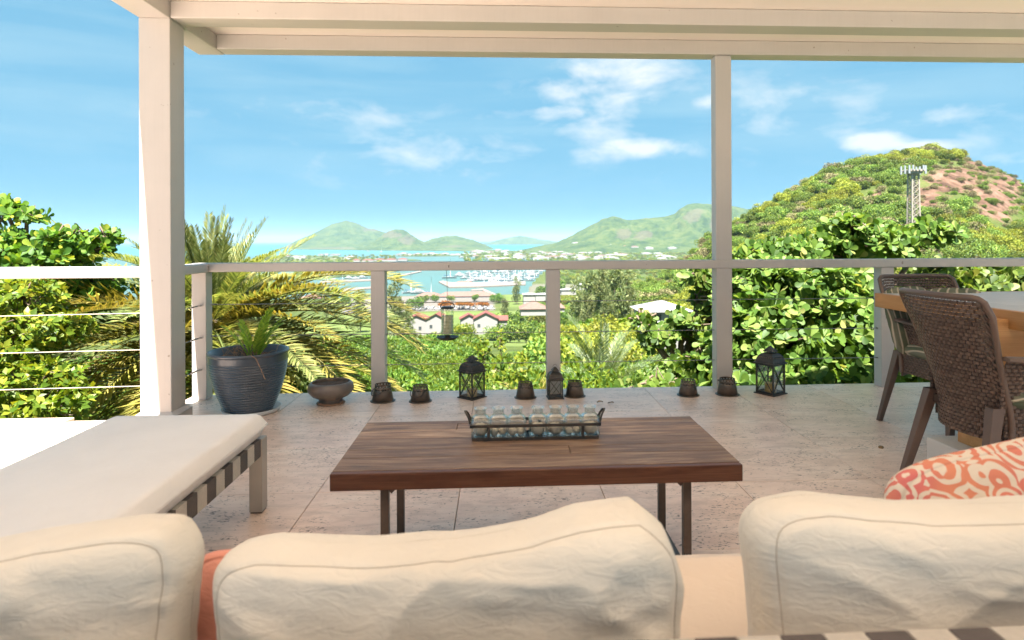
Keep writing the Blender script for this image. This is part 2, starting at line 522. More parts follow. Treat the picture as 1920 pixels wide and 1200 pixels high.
def m_glass(name, tint=(1, 1, 1), glossy=0.12):      # thin clear sheet: lets the view through, mirrors at a slant
    m, nt, b = newmat(name)
    out = nt.nodes['Material Output']
    fr = nd(nt, 'ShaderNodeLayerWeight', {'Blend': 0.28})
    tr = nd(nt, 'ShaderNodeBsdfTransparent', {0: (*tint, 1)})
    gl = nd(nt, 'ShaderNodeBsdfGlossy', {'Roughness': 0.03, 'Color': (0.95, 0.97, 0.97, 1)})
    fac = mth(nt, 'ADD', mth(nt, 'MULTIPLY', fr.outputs['Facing'], 0.75), glossy * 0.4, clamp=True)
    mx = nd(nt, 'ShaderNodeMixShader', {0: fac, 1: tr.outputs[0], 2: gl.outputs[0]})
    nt.links.new(mx.outputs[0], out.inputs[0])
    return m
M['pane'] = m_glass('lantern_pane', (0.86, 0.88, 0.86), 0.1)
def m_bottle():
    m, nt, b = newmat('bottle_glass')
    setc(nt, b, (0.97, 0.99, 0.98), 0.02, 0, 0.5)
    b.inputs['Transmission Weight'].default_value = 1.0
    b.inputs['IOR'].default_value = 1.45
    return m
M['bottle'] = m_glass('bottle_glass', (0.95, 0.975, 0.965), 0.10)
M['feeder'] = m_glass('feeder_tube', (0.90, 0.93, 0.85), 0.12)
M['smoke'] = m_plain('seed', (0.52, 0.50, 0.36), 0.8, var=0.4, scale=60)

def m_pot():
    m, nt, b = newmat('blue_glazed_pot')
    v = objpos(nt)
    n = noise(nt, v, 9.0, 5.0, 0.6)
    c = ramp(nt, n, [(0.3, (0.034, 0.045, 0.060)), (0.7, (0.062, 0.080, 0.102))])
    setc(nt, b, c, 0.28, 0, 0.6)
    bump(nt, b, noise(nt, v, 40, 3), 0.08, 0.003)
    return m
M['pot'] = m_pot()
M['bowl'] = m_plain('stoneware_bowl', (0.145, 0.115, 0.095), 0.35, 0.0, var=0.35, scale=10, bmp=0.1)

# foliage: a different green for every leaf, light shining through
LEAF_K = 0.72
def m_leaf(name, stops, rough=0.45, trans=0.35, spec=0.4, tcol=None, var=0.3):
    m, nt, b = newmat(name)
    out = nt.nodes['Material Output']
    geo = nd(nt, 'ShaderNodeNewGeometry')
    oi = nd(nt, 'ShaderNodeObjectInfo')
    r = mth(nt, 'FRACT', mth(nt, 'ADD', geo.outputs['Random Per Island'], 0.0))
    c = mixc(nt, 1.0, ramp(nt, r, stops), (LEAF_K, LEAF_K, LEAF_K), 'MULTIPLY')
    hv = nd(nt, 'ShaderNodeHueSaturation', {'Color': c, 'Hue': mth(nt, 'ADD', 0.49, mth(nt, 'MULTIPLY', oi.outputs['Random'], 0.02)),
                                            'Value': mth(nt, 'ADD', 1 - var / 2, mth(nt, 'MULTIPLY', oi.outputs['Random'], var))})
    setc(nt, b, hv.outputs[0], rough, 0, spec)
    tl = nd(nt, 'ShaderNodeBsdfTranslucent', {0: mixc(nt, 1.0, hv.outputs[0], tcol or (1.25, 1.2, 0.55), 'MULTIPLY')})
    mx = nd(nt, 'ShaderNodeMixShader', {0: trans, 1: b.outputs[0], 2: tl.outputs[0]})
    nt.links.new(mx.outputs[0], out.inputs[0])
    return m
L = {}
L['grape'] = m_leaf('round_leaf', [(0, (0.045, 0.095, 0.016)), (0.3, (0.10, 0.19, 0.028)), (0.7, (0.18, 0.285, 0.045)), (0.93, (0.28, 0.36, 0.085)), (1, (0.38, 0.37, 0.12))], 0.5, 0.42, 0.3)
L['almond'] = m_leaf('almond_leaf', [(0, (0.054, 0.162, 0.021)), (0.5, (0.135, 0.297, 0.033)), (0.85, (0.270, 0.450, 0.054)), (1, (0.540, 0.576, 0.072))], 0.5, 0.42, 0.25)
L['lime'] = m_leaf('lime_leaf', [(0, (0.066, 0.143, 0.013)), (0.4, (0.165, 0.253, 0.020)), (0.8, (0.308, 0.352, 0.028)), (1, (0.440, 0.407, 0.044))], 0.45, 0.4, 0.35)
L['palm'] = m_leaf('palm_leaf', [(0, (0.12, 0.17, 0.05)), (0.45, (0.25, 0.30, 0.09)), (0.8, (0.40, 0.42, 0.15)), (1, (0.52, 0.47, 0.17))], 0.45, 0.38, 0.3)
L['palm_yellow'] = m_leaf('yellow_palm_leaf', [(0, (0.15, 0.15, 0.025)), (0.45, (0.30, 0.27, 0.05)), (0.85, (0.46, 0.39, 0.10)), (1, (0.48, 0.36, 0.09))], 0.45, 0.3, 0.4, (1.15, 1.05, 0.5))
L['palm_pale'] = m_leaf('pale_palm_leaf', [(0, (0.10, 0.15, 0.06)), (0.5, (0.18, 0.24, 0.10)), (1, (0.32, 0.36, 0.19))], 0.45, 0.3, 0.4)
L['fern'] = m_leaf('fern_leaf', [(0, (0.178, 0.357, 0.038)), (1, (0.433, 0.637, 0.076))], 0.5, 0.35, 0.3)
L['bush'] = m_leaf('feathery_leaf', [(0, (0.05, 0.105, 0.012)), (0.4, (0.115, 0.185, 0.018)), (0.8, (0.20, 0.26, 0.024)), (1, (0.29, 0.31, 0.035))], 0.5, 0.4, 0.25)
L['bush_green'] = m_leaf('bush_leaf', [(0, (0.047, 0.115, 0.016)), (0.5, (0.108, 0.209, 0.027)), (1, (0.230, 0.331, 0.047))], 0.5, 0.38, 0.25)
L['bush_dry'] = m_leaf('dry_bush_leaf', [(0, (0.14, 0.12, 0.06)), (0.5, (0.27, 0.22, 0.11)), (1, (0.34, 0.24, 0.14))], 0.6, 0.3, 0.2, (1, 0.9, 0.7))
L['wood'] = m_leaf('hill_leaf', [(0, (0.067, 0.132, 0.030)), (0.4, (0.142, 0.236, 0.042)), (0.8, (0.236, 0.329, 0.052)), (1, (0.339, 0.387, 0.075))], 0.55, 0.3, 0.2, var=0.75)
L['wood_yellow'] = m_leaf('hill_yellow_leaf', [(0, (0.138, 0.179, 0.029)), (0.5, (0.268, 0.308, 0.039)), (1, (0.423, 0.415, 0.057))], 0.55, 0.35, 0.2, var=0.75)
L['wood_dry'] = m_leaf('hill_scrub_leaf', [(0, (0.150, 0.128, 0.068)), (0.5, (0.255, 0.217, 0.105)), (1, (0.315, 0.307, 0.128))], 0.6, 0.2, 0.2, (1, 0.95, 0.7), var=0.75)
L['pine'] = m_leaf('casuarina_needles', [(0, (0.119, 0.162, 0.065)), (0.5, (0.205, 0.259, 0.097)), (1, (0.346, 0.356, 0.151))], 0.6, 0.3, 0.2)
L['flame'] = m_leaf('flame_tree_flower', [(0, (0.36, 0.115, 0.015)), (0.55, (0.45, 0.18, 0.025)), (0.8, (0.38, 0.20, 0.04)), (1, (0.10, 0.13, 0.025))], 0.6, 0.3, 0.2, (1.2, 0.8, 0.4))
# ---------------------------------------------------------------- land, sea and hills
def px_of(X, Y):
    de = X * math.sin(YAW) + Y * math.cos(YAW)
    return CX + F * (X * math.cos(YAW) - Y * math.sin(YAW)) / np.maximum(de, 0.01), de
def smooth(t):
    t = np.clip(t, 0, 1)
    return t * t * (3 - 2 * t)
BASE_D = [0, 4.9, 8, 20, 40, 60, 100, 150, 200, 260, 340, 420, 520, 600, 680, 800, 4000]
BASE_Z = [-3.0, -3.1, -3.8, -6.0, -9.2, -12.0, -16.8, -24.3, -32, -40.0, -46.0, -50.5, -54.5, -56, -57.2, -57.4, -57.4]
SKY_PX = [-600, 1000, 1040, 1100, 1180, 1260, 1320, 1390, 1480, 1560, 1650, 1750, 1800, 1850, 1920, 2050, 2300, 2800]
SKY_PY = [640, 640, 575, 548, 522, 494, 445, 404, 358, 324, 303, 299, 309, 329, 357, 400, 440, 470]
def shore(px):
    return np.interp(px, [-3000, 985, 1040, 9000], [690, 690, 1500, 1500])
def ground_z(X, Y, detail=True):
    X, Y = np.asarray(X, float), np.asarray(Y, float)
    px, de = px_of(X, Y)
    d = np.hypot(X, Y)
    z = np.interp(d, BASE_D, BASE_Z)
    R = np.interp(px, [1000, 1260, 1500, 1750, 2200, 3000], [230, 265, 330, 410, 430, 450])
    e = (CY - np.interp(px, SKY_PX, SKY_PY)) / F - (px - CX) / F * ROLL
    zr = EYE + e * R - 4.0
    d0 = np.interp(px, [1000, 1200, 1500, 1800], [170, 110, 60, 45])
    up = smooth((d - d0) / (R - d0)) * 0.45 + 0.55 * np.clip((d - d0) / (R - d0), 0, 1) ** 1.15
    dn = 1 - smooth((d - R) / 260)
    k = np.where(d < R, up, dn)
    has = smooth((px - 1010) / 120)
    z = z + has * k * np.maximum(zr - z, 0)
    if detail:
        P = np.stack([X, Y, 0 * X], -1)
        z = z + np.clip((d - 30) / 120, 0, 1) * (1.2 * fbm(P, 0.02, 3) * np.clip((d - 60) / 200, 0, 1) * has * 3 + 0.4 * fbm(P, 0.05, 2))
    if detail:
        rkm = rock_mask(X, Y)
        z = z + rkm * (4.5 * (0.3 - np.abs(fbm(P, 0.07, 4))) + 1.5 * fbm(P, 0.3, 2))
    sh = shore(px)
    z = np.where(d > sh, np.maximum(z - (d - sh) * 0.12, SEA - 4), z)
    return z

def m_ground():
    m, nt, b = newmat('hillside_ground')
    v = objpos(nt)
    rock = nd(nt, 'ShaderNodeAttribute', attribute_name='rock').outputs['Fac']
    lawn = nd(nt, 'ShaderNodeAttribute', attribute_name='lawn').outputs['Fac']
    pave = nd(nt, 'ShaderNodeAttribute', attribute_name='pave').outputs['Fac']
    n1 = noise(nt, v, 0.06, 8.0, 0.65)
    n2 = noise(nt, v, 0.5, 6.0, 0.65)
    c = ramp(nt, mth(nt, 'ADD', mth(nt, 'MULTIPLY', n1, 0.6), mth(nt, 'MULTIPLY', n2, 0.4)), [(0.35, (0.03, 0.045, 0.012)), (0.5, (0.055, 0.075, 0.018)), (0.66, (0.09, 0.095, 0.032))])
    rc = ramp(nt, noise(nt, v, 0.11, 9.0, 0.7, 0.6), [(0.36, (0.035, 0.021, 0.014)), (0.48, (0.10, 0.058, 0.039)), (0.6, (0.155, 0.098, 0.07))])
    edge = ramp(nt, mth(nt, 'ADD', rock, mth(nt, 'MULTIPLY', mth(nt, 'SUBTRACT', noise(nt, v, 0.09, 7.0, 0.7), 0.5), 1.5)), [(0.45, 0.0), (0.6, 1.0)])
    c = mixc(nt, edge, c, rc)
    lc = ramp(nt, noise(nt, v, 0.03, 5.0, 0.6), [(0.35, (0.072, 0.105, 0.026)), (0.65, (0.105, 0.132, 0.04))])
    c = mixc(nt, lawn, c, lc)
    c = mixc(nt, pave, c, (0.12, 0.108, 0.094))
    setc(nt, b, c, 0.95, 0, 0.1)
    bump(nt, b, noise(nt, v, 0.35, 8.0, 0.7), 0.5, 1.5)
    return m

def set_attr(me, name, arr):
    a = me.attributes.new(name, 'FLOAT', 'POINT')
    a.data.foreach_set('value', np.asarray(arr, np.float32).ravel())

def rock_mask(X, Y):
    px, de = px_of(X, Y)
    z = ground_z(X, Y, False)
    py = CY - F * (z - EYE) / np.maximum(de, 1)
    r = np.maximum.reduce([np.exp(-(((px - cx) / rx) ** 2 + ((py - cy) / ry) ** 2)) for cx, cy, rx, ry in
                           ((1800, 345, 70, 30), (1870, 385, 50, 45), (1730, 372, 40, 22), (1640, 365, 20, 14), (1900, 345, 50, 25), (1840, 318, 40, 14))])
    return r * (np.hypot(X, Y) < 460)
def lawn_mask(X, Y):
    px, de = px_of(X, Y)
    d = np.hypot(X, Y)
    g1 = smooth((px - 880) / 20) * smooth((1030 - px) / 20) * smooth((d - 175) / 20) * smooth((300 - d) / 20)
    g2 = smooth((px - 560) / 20) * smooth((1040 - px) / 20) * smooth((d - 255) / 15) * smooth((500 - d) / 12)
    g3 = smooth((px - 940) / 10) * smooth((1045 - px) / 10) * smooth((d - 520) / 30) * smooth((690 - d) / 10)
    return np.clip(g1 + g2 + g3, 0, 1)
def pave_mask(X, Y):
    px, de = px_of(X, Y)
    d = np.hypot(X, Y)
    a = smooth((px - 640) / 8) * smooth((930 - px) / 8) * smooth((d - 498) / 5) * smooth((690 - d) / 4)
    q = 0.7 * smooth((px - 955) / 10) * smooth((1100 - px) / 10) * smooth((d - 690) / 20) * smooth((860 - d) / 20)
    road = np.exp(-((px - 748 + (d - 300) * 0.16) / 12) ** 2) * smooth((d - 240) / 20) * smooth((500 - d) / 20)
    return np.clip(a + road + q, 0, 1)

def build_terrain():
    na, nr = 420, 260
    az = np.radians(np.linspace(-62, 66, na))
    d = 5.2 * (1700 / 5.2) ** np.linspace(0, 1, nr)
    A, D = np.meshgrid(az, d, indexing='ij')
    X, Y = D * np.sin(A), D * np.cos(A)
    Z = ground_z(X, Y)
    b = MB().grid(np.stack([X, Y, Z], -1), smooth=True, flip=True)
    o = struct(b.obj('hillside', m_ground()))
    me = o.data
    set_attr(me, 'rock', rock_mask(X, Y))
    set_attr(me, 'lawn', lawn_mask(X, Y))
    set_attr(me, 'pave', pave_mask(X, Y))
    # rough slope under the terrace and behind it
    g = MB().grid([[(x, y, -3.3 - 0.02 * abs(y)) for y in np.linspace(-40, 5.6, 20)] for x in np.linspace(-60, 60, 20)], flip=True)
    struct(g.obj('ground', o.data.materials[0]))
build_terrain()

def m_sea():
    m, nt, b = newmat('sea_water')
    pos = nd(nt, 'ShaderNodeNewGeometry').outputs['Position']
    sep = nd(nt, 'ShaderNodeSeparateXYZ', {0: pos})
    x, y, z = sep.outputs
    # shallow sand bottom near the land is turquoise, the open sea beyond is deep blue
    far = mth(nt, 'MULTIPLY', mth(nt, 'SUBTRACT', y, 2200.0), 1 / 9000.0, clamp=True)
    n = noise(nt, nd(nt, 'ShaderNodeMapping', {'Vector': pos, 'Scale': (0.0006, 0.0018, 0.001)}).outputs[0], 1.0, 5.0, 0.6)
    t = mth(nt, 'ADD', far, mth(nt, 'MULTIPLY', mth(nt, 'SUBTRACT', n, 0.5), 0.22), clamp=True)
    c = ramp(nt, t, [(0.0, (0.052, 0.098, 0.092)), (0.12, (0.042, 0.122, 0.13)), (0.35, (0.026, 0.135, 0.178)), (0.8, (0.010, 0.085, 0.16))])
    setc(nt, b, c, 0.4, 0, 0.08)
    bump(nt, b, noise(nt, nd(nt, 'ShaderNodeMapping', {'Vector': pos, 'Scale': (0.15, 0.15, 0.15)}).outputs[0], 1.0, 4.0), 0.25, 0.6)
    return m
def build_sea():
    na = 96
    rr = [500, 900, 1500, 2600, 4500, 8000, 14000, 26000, 42000]
    P = [[(r * math.sin(a), r * math.cos(a), SEA) for r in rr] for a in np.radians(np.linspace(-75, 75, na))]
    struct(MB().grid(P, smooth=False, flip=True).obj('sea', m_sea()))
build_sea()

def m_hill(name, lo, mid, hi, rockc, rk):
    m, nt, b = newmat(name)
    v = nd(nt, 'ShaderNodeNewGeometry').outputs['Position']
    n1 = noise(nt, v, 0.009, 9.0, 0.68)
    n2 = noise(nt, v, 0.035, 6.0, 0.75)
    k = mth(nt, 'ADD', mth(nt, 'MULTIPLY', n1, 0.5), mth(nt, 'MULTIPLY', n2, 0.5))
    c = ramp(nt, k, [(0.40, lo), (0.5, mid), (0.59, hi)])
    r = nd(nt, 'ShaderNodeAttribute', attribute_name='rock').outputs['Fac']
    e = ramp(nt, mth(nt, 'ADD', r, mth(nt, 'MULTIPLY', mth(nt, 'SUBTRACT', noise(nt, v, 0.012, 8.0, 0.7), 0.5), 1.8)), [(0.48, 0.0), (0.68, 1.0)])
    c = mixc(nt, mth(nt, 'MULTIPLY', e, rk), c, rockc)
    setc(nt, b, c, 0.95, 0, 0.1)
    bump(nt, b, k, 0.9, 14.0)
    return m
HG = m_hill('green_hills', (0.016, 0.032, 0.010), (0.040, 0.063, 0.016), (0.070, 0.085, 0.025), (0.085, 0.068, 0.05), 0.55)

def ridge(prof, dist, front, back, base_py, rocks=(), seed=0, nu=220, nv=60, foot=1.3, gully=0.22):
    pxs = np.array([p[0] for p in prof], float)
    pys = np.array([p[1] for p in prof], float)
    U = np.linspace(pxs[0], pxs[-1], nu)
    ry = np.interp(U, pxs, pys)
    ker = np.array([1, 2, 3, 2, 1]) / 9.0
    ry = np.convolve(np.pad(ry, 2, 'edge'), ker, 'valid')
    P = np.zeros((nu, nv, 3))
    rk = np.zeros((nu, nv))
    V = np.concatenate([np.linspace(-1, 0, nv * 2 // 3), np.linspace(0, 1, nv - nv * 2 // 3 + 1)[1:]])
    for i in range(nu):
        top = at(U[i], ry[i], dist)
        hz = max(top.z - SEA, 0)
        for j, v in enumerate(V):
            dep = dist + (v * front if v < 0 else v * back)
            p = at(U[i], 450, dep)
            w = (1 - abs(v)) ** foot if v < 0 else (1 - v) ** 1.2
            P[i, j] = (p.x, p.y, SEA - 3 + (hz + 3) * w)
            for cx, cy, rx, ryy in rocks:
                py = CY - F * (P[i, j, 2] - EYE) / dep - (U[i] - CX) * ROLL
                rk[i, j] = max(rk[i, j], math.exp(-((U[i] - cx) / rx) ** 2 - ((py - cy) / ryy) ** 2))
    hgt = P[..., 2] - SEA
    fade = (4 * np.clip(np.abs(V), 0, 1) * (1 - np.abs(V)))[None, :]
    sc = 1.0 / (0.30 * max(front, 300))
    g = 1 - 2 * np.abs(fbm(P * np.array([1, 1, 0]) + seed * 91.7, sc * 2.0, 4))
    P[..., 2] += hgt * gully * (g - 0.62) * (fade * 0.9 + 0.04)
    P[..., 2] += np.clip(hgt, 0, 40) * 0.14 * fbm(P + seed, 1 / 26.0, 3) * np.minimum(1, dist / 3000)
    o = struct(MB().grid(P, smooth=True, flip=True).obj('hills', HG))
    set_attr(o.data, 'rock', rk)
    return o
# wooded headland across the bay, its rocky knoll and the low ridge next to it
ridge([(500, 470), (535, 462), (560, 449), (590, 437), (620, 421), (650, 413), (672, 420), (690, 428), (705, 430), (722, 436), (745, 440), (775, 452), (805, 466)], 5600, 1000, 900, 466,
      [(700, 430, 22, 5), (545, 461, 14, 5), (620, 466, 60, 3)], 1)
ridge([(655, 470), (680, 464), (700, 453), (715, 442), (728, 434), (742, 430), (756, 431), (768, 437), (782, 447), (800, 456), (825, 464), (850, 470)], 4350, 450, 500, 470, [(735, 440, 28, 9), (760, 450, 20, 12)], 2)
ridge([(770, 468), (790, 455), (810, 448), (835, 442), (855, 442), (872, 446), (888, 450), (905, 457), (925, 465), (940, 469)], 4700, 700, 500, 468, [(850, 462, 30, 3)], 3)
ridge([(898, 458), (915, 455), (935, 450), (955, 445), (975, 442), (995, 445), (1012, 449), (1035, 452), (1060, 456), (1075, 459)], 8600, 500, 700, 458, [], 4)
ridge([(960, 473), (1000, 463), (1040, 456), (1060, 447), (1080, 437), (1110, 421), (1130, 411), (1150, 405), (1163, 408), (1174, 413), (1195, 411), (1230, 408), (1250, 405), (1268, 399), (1278, 389), (1292, 382), (1312, 381), (1340, 384),
       (1375, 387), (1400, 391), (1450, 400), (1520, 414), (1600, 440)], 3500, 800, 800, 474, [(1170, 438, 18, 12), (1205, 442, 25, 10), (1300, 405, 26, 14), (1340, 420, 14, 14)], 5, nu=300, nv=80, gully=0.3)

def m_flat():
    m, nt, b = newmat('coastal_flat')
    v = nd(nt, 'ShaderNodeNewGeometry').outputs['Position']
    c = ramp(nt, noise(nt, v, 0.012, 8.0, 0.7), [(0.36, (0.03, 0.05, 0.014)), (0.52, (0.065, 0.085, 0.028)), (0.62, (0.12, 0.115, 0.06)), (0.70, (0.16, 0.14, 0.11))])
    setc(nt, b, c, 0.95, 0, 0.1)
    return m
FLAT = m_flat()
def flat(pts, h=1.6, name='shore_land'):
    # low land bounded by points (px, distance)
    pts = [at(px, 450, d) for px, d in pts]
    top = [(p.x, p.y, SEA + h) for p in pts]
    bot = [(p.x, p.y, SEA - 1) for p in pts]
    n = len(pts)
    b = MB().add(top + bot, [tuple(range(n))[::-1]] + [(i, (i + 1) % n, n + (i + 1) % n, n + i) for i in range(n)])
    return struct(b.obj(name, FLAT))
flat([(540, 5200), (940, 3800), (960, 3350), (700, 3900), (560, 4500)], 3.0)
flat([(860, 2300), (990, 2150), (1100, 1500), (1500, 1500), (1600, 3400), (930, 3500), (880, 2800)], 2.2)
flat([(470, 1500), (560, 1430), (640, 1560), (720, 1840), (790, 1900), (775, 2020), (690, 2150), (560, 2700), (480, 2600)])
flat([(590, 1020), (690, 1090), (790, 1420), (830, 1440), (825, 1490), (720, 1330), (640, 1250), (560, 1250), (540, 1050)], 1.4)
flat([(740, 2500), (800, 2620), (900, 2620), (905, 2480), (830, 2420), (760, 2380)])
# ---------------------------------------------------------------- terrace floor of travertine tiles
def build_floor():
    b = MB()
    b.bx((-2.18, -14, -0.4), (5.6, 4.715, -0.022))
    b.bx((-15.0, -14, -0.4), (-2.18, 4.165, -0.022))
    fl = struct(b.obj('terrace_floor', M['grout']))
    # back of the terrace, behind the sofa: unseen plain sheet, added to bounce sunlight under the roof
    s = MB().bx((-15.0, -8, -0.0219), (5.6, 0.395, -0.001))
    s.obj('rear_bounce_paving', M['bounce_deck'], fl)
    xs = [-0.797 + 0.622 * k for k in range(-10, 11)]
    ys = [0.40, 1.012, 1.622, 2.232, 2.842, 3.452, 4.062, 4.715]
    MB().bx((-15.0, 0.397, -0.0219), (xs[0] - 0.002, 4.165, -0.001)).obj('side_bounce_paving', M['bounce_deck'], fl)  # unseen left extension, enlarged to throw sunlight up to the ceiling
    cache = {}
    r = random.Random(3)
    for j in range(len(ys) - 1):
        for i in range(len(xs) - 1):
            x0, x1, y0, y1 = xs[i], xs[i + 1], ys[j], ys[j + 1]
            if x1 <= -2.29:
                if y0 > 4.0:
                    continue
                if y1 > 4.0:
                    y1 = 4.165
            if x0 > 5.3:
                continue
            if y0 >= 4.0 and x0 < -2.19:
                x0 = -2.18
            key = (round(x1 - x0, 3), round(y1 - y0, 3))
            if key not in cache:
                w, d = key[0] / 2 - 0.0014, key[1] / 2 - 0.0014
                c, t = 0.0015, 0.0
                q = MB()
                lo = [(-w, -d, -0.021), (w, -d, -0.021), (w, d, -0.021), (-w, d, -0.021)]
                md = [(-w, -d, -c), (w, -d, -c), (w, d, -c), (-w, d, -c)]
                hi = [(-w + c, -d + c, 0), (w - c, -d + c, 0), (w - c, d - c, 0), (-w + c, d - c, 0)]
                fs = [(8, 9, 10, 11)]
                for k in range(4):
                    k2 = (k + 1) % 4
                    fs += [(k, k2, 4 + k2, 4 + k), (4 + k, 4 + k2, 8 + k2, 8 + k)]
                cache[key] = q.add(lo + md + hi, fs).mesh('tile', M['travertine'])
            o = link('tile', cache[key], fl, ((x0 + x1) / 2, (y0 + y1) / 2, r.uniform(-0.0006, 0.0006)))
    return fl
build_floor()

# ---------------------------------------------------------------- roof on beams, and the square column
BZ, CZ = 2.436, 2.541           # underside of the beams / of the ceiling
COLX0, COLX1, COLY0, COLY1 = -2.137, -1.955, 3.93, 4.105
def build_roof():
    t = thing('terrace_roof', 'white painted timber terrace roof with flat ceiling between beams', 'roof', (0, 0, 0))
    def bm(name, a, b, mat='paint'):
        return MB().bx(a, b).obj(name, M[mat], t, bevel=0.006)
    bm('edge_beam', (-2.137, -1.0, BZ), (-1.955, 4.70, CZ - 0.0))
    bm('cross_beam', (-1.953, COLY0, BZ + 0.001), (4.7, COLY1 - 0.01, CZ))
    bm('front_beam', (-1.953, 4.555, BZ + 0.002), (4.7, 4.70, CZ))
    bm('cross_beam', (-1.953, 1.6, BZ + 0.001), (4.7, 1.77, CZ))
    MB().bx((-2.175, -1.0, CZ + 0.002), (4.75, 4.74, CZ + 0.09)).obj('ceiling', M['ceiling'], t)
    return t
build_roof()

def build_column():
    t = thing('column', 'square white column with small plinth at the terrace corner, topped by roof beams', 'column',
              ((COLX0 + COLX1) / 2, (COLY0 + COLY1) / 2, 0))
    hx, hy = (COLX1 - COLX0) / 2, (COLY1 - COLY0) / 2
    MB().bx((-hx, -hy, 0.06), (hx, hy, BZ)).obj('shaft', M['paint'], t, bevel=0.005)
    b = MB()
    P = [(hx + .028, hy + .028, 0), (hx + .028, hy + .028, 0.062), (hx + .004, hy + .004, 0.082)]
    vs = []
    for x, y, z in P:
        vs += [(-x, -y, z), (x, -y, z), (x, y, z), (-x, y, z)]
    fs = [(3, 2, 1, 0), (8, 9, 10, 11)]
    for k in range(2):
        for q in range(4):
            q2 = (q + 1) % 4
            fs.append((4 * k + q, 4 * k + q2, 4 * k + 4 + q2, 4 * k + 4 + q))
    b.add(vs, fs).obj('plinth', M['paint'], t)
build_column()

# ---------------------------------------------------------------- railing
RY = 4.63                                  # centre line of the front run
RTOP = 0.948
CAB = (0.655, 0.432, 0.212)
def build_rail():
    t = thing('railing', 'white timber railing with thin steel cables round the terrace edge', 'railing', (0, 0, 0))
    px = [-0.857, 0.39, 2.868]              # short posts of the front run
    def post(x, y, w=0.098, h=RTOP - 0.062):
        p = MB().bx((-w / 2, -w / 2, 0), (w / 2, w / 2, h)).obj('post', M['paint'], t, (x, y, 0.0), bevel=0.004)
        return p
    cx = -2.077
    cp = post(cx, RY - 0.03)
    for x in px:
        post(x, RY)
    # hand rails: front run, return to the column, left run
    def rail(a, b):
        return MB().bx(a, b).obj('top_rail', M['paint'], t, bevel=0.008, seg=3)
    rail((cx - 0.06, RY - 0.06, RTOP - 0.062), (5.4, RY + 0.06, RTOP))
    rail((cx - 0.058, 4.107, RTOP - 0.064), (cx + 0.058, RY - 0.062, RTOP - 0.002))
    rail((-15.0, 3.955, RTOP - 0.064), (-2.139, 4.065, RTOP + 0.002))
    lp = MB().bx((-0.05, -0.05, 0), (0.05, 0.05, RTOP - 0.064)).obj('post', M['paint'], t, (-4.9, 4.01, 0), bevel=0.004)
    stops = [cx] + px + [5.4]
    tall = 1.638
    for z in CAB:
        xs = [cx + 0.05, 5.4]
        pts = []
        for x in np.linspace(xs[0], xs[1], 30):
            pts.append((x, RY, z))
        MB().tube(pts, 0.0026, 6).obj('cable', M['steel'], t)
        MB().tube([(cx - 0.01, 4.11, z + 0.0), (cx, 4.3, z - 0.004), (cx + 0.005, RY - 0.085, z)], 0.0026, 6).obj('cable', M['steel'], t)
        MB().tube([(-15.0, 4.01, z + 0.016), (-4.9, 4.01, z + 0.008), (-3.5, 4.01, z - 0.004), (-2.139, 4.01, z + 0.012)], 0.0026, 6).obj('cable', M['strap_light'], t)  # left run: sunlit brightness put into the colour by a paler material
        # eye bolt and tensioner on the inner face of the corner post
        e = MB()
        ring = [(0.012 * math.cos(a), -0.012 + 0.012 * math.sin(a), 0) for a in np.linspace(0, 2 * math.pi, 13)]
        e.tube([(x + cx + 0.01, y + RY - 0.079, z) for x, y, _ in ring], 0.003, 6, caps=False)
        e.tube([(cx + 0.005, RY - 0.10, z), (cx + 0.003, RY - 0.20, z - 0.002)], 0.0055, 8)
        e.obj('eye_bolt', M['steel'], t)
        MB().tube([(cx + 0.049, RY, z), (cx + 0.085, RY, z)], 0.006, 8).obj('cable_end', M['steel'], t)
        for x in px + [tall]:
            for sgn in (-1, 1):
                MB().tube([(x + sgn * 0.049, RY, z), (x + sgn * 0.062, RY, z)], 0.0062, 8).obj('cable_end', M['steel'], t)
    tp = MB().bx((-0.059, -0.05, 0), (0.059, 0.05, BZ + 0.001)).obj('roof_post', M['paint'], None, (tall, RY - 0.003, 0), bevel=0.004)
    tag(tp, 'slim white post rising from the floor through the railing to the roof beam', 'post')
build_rail()
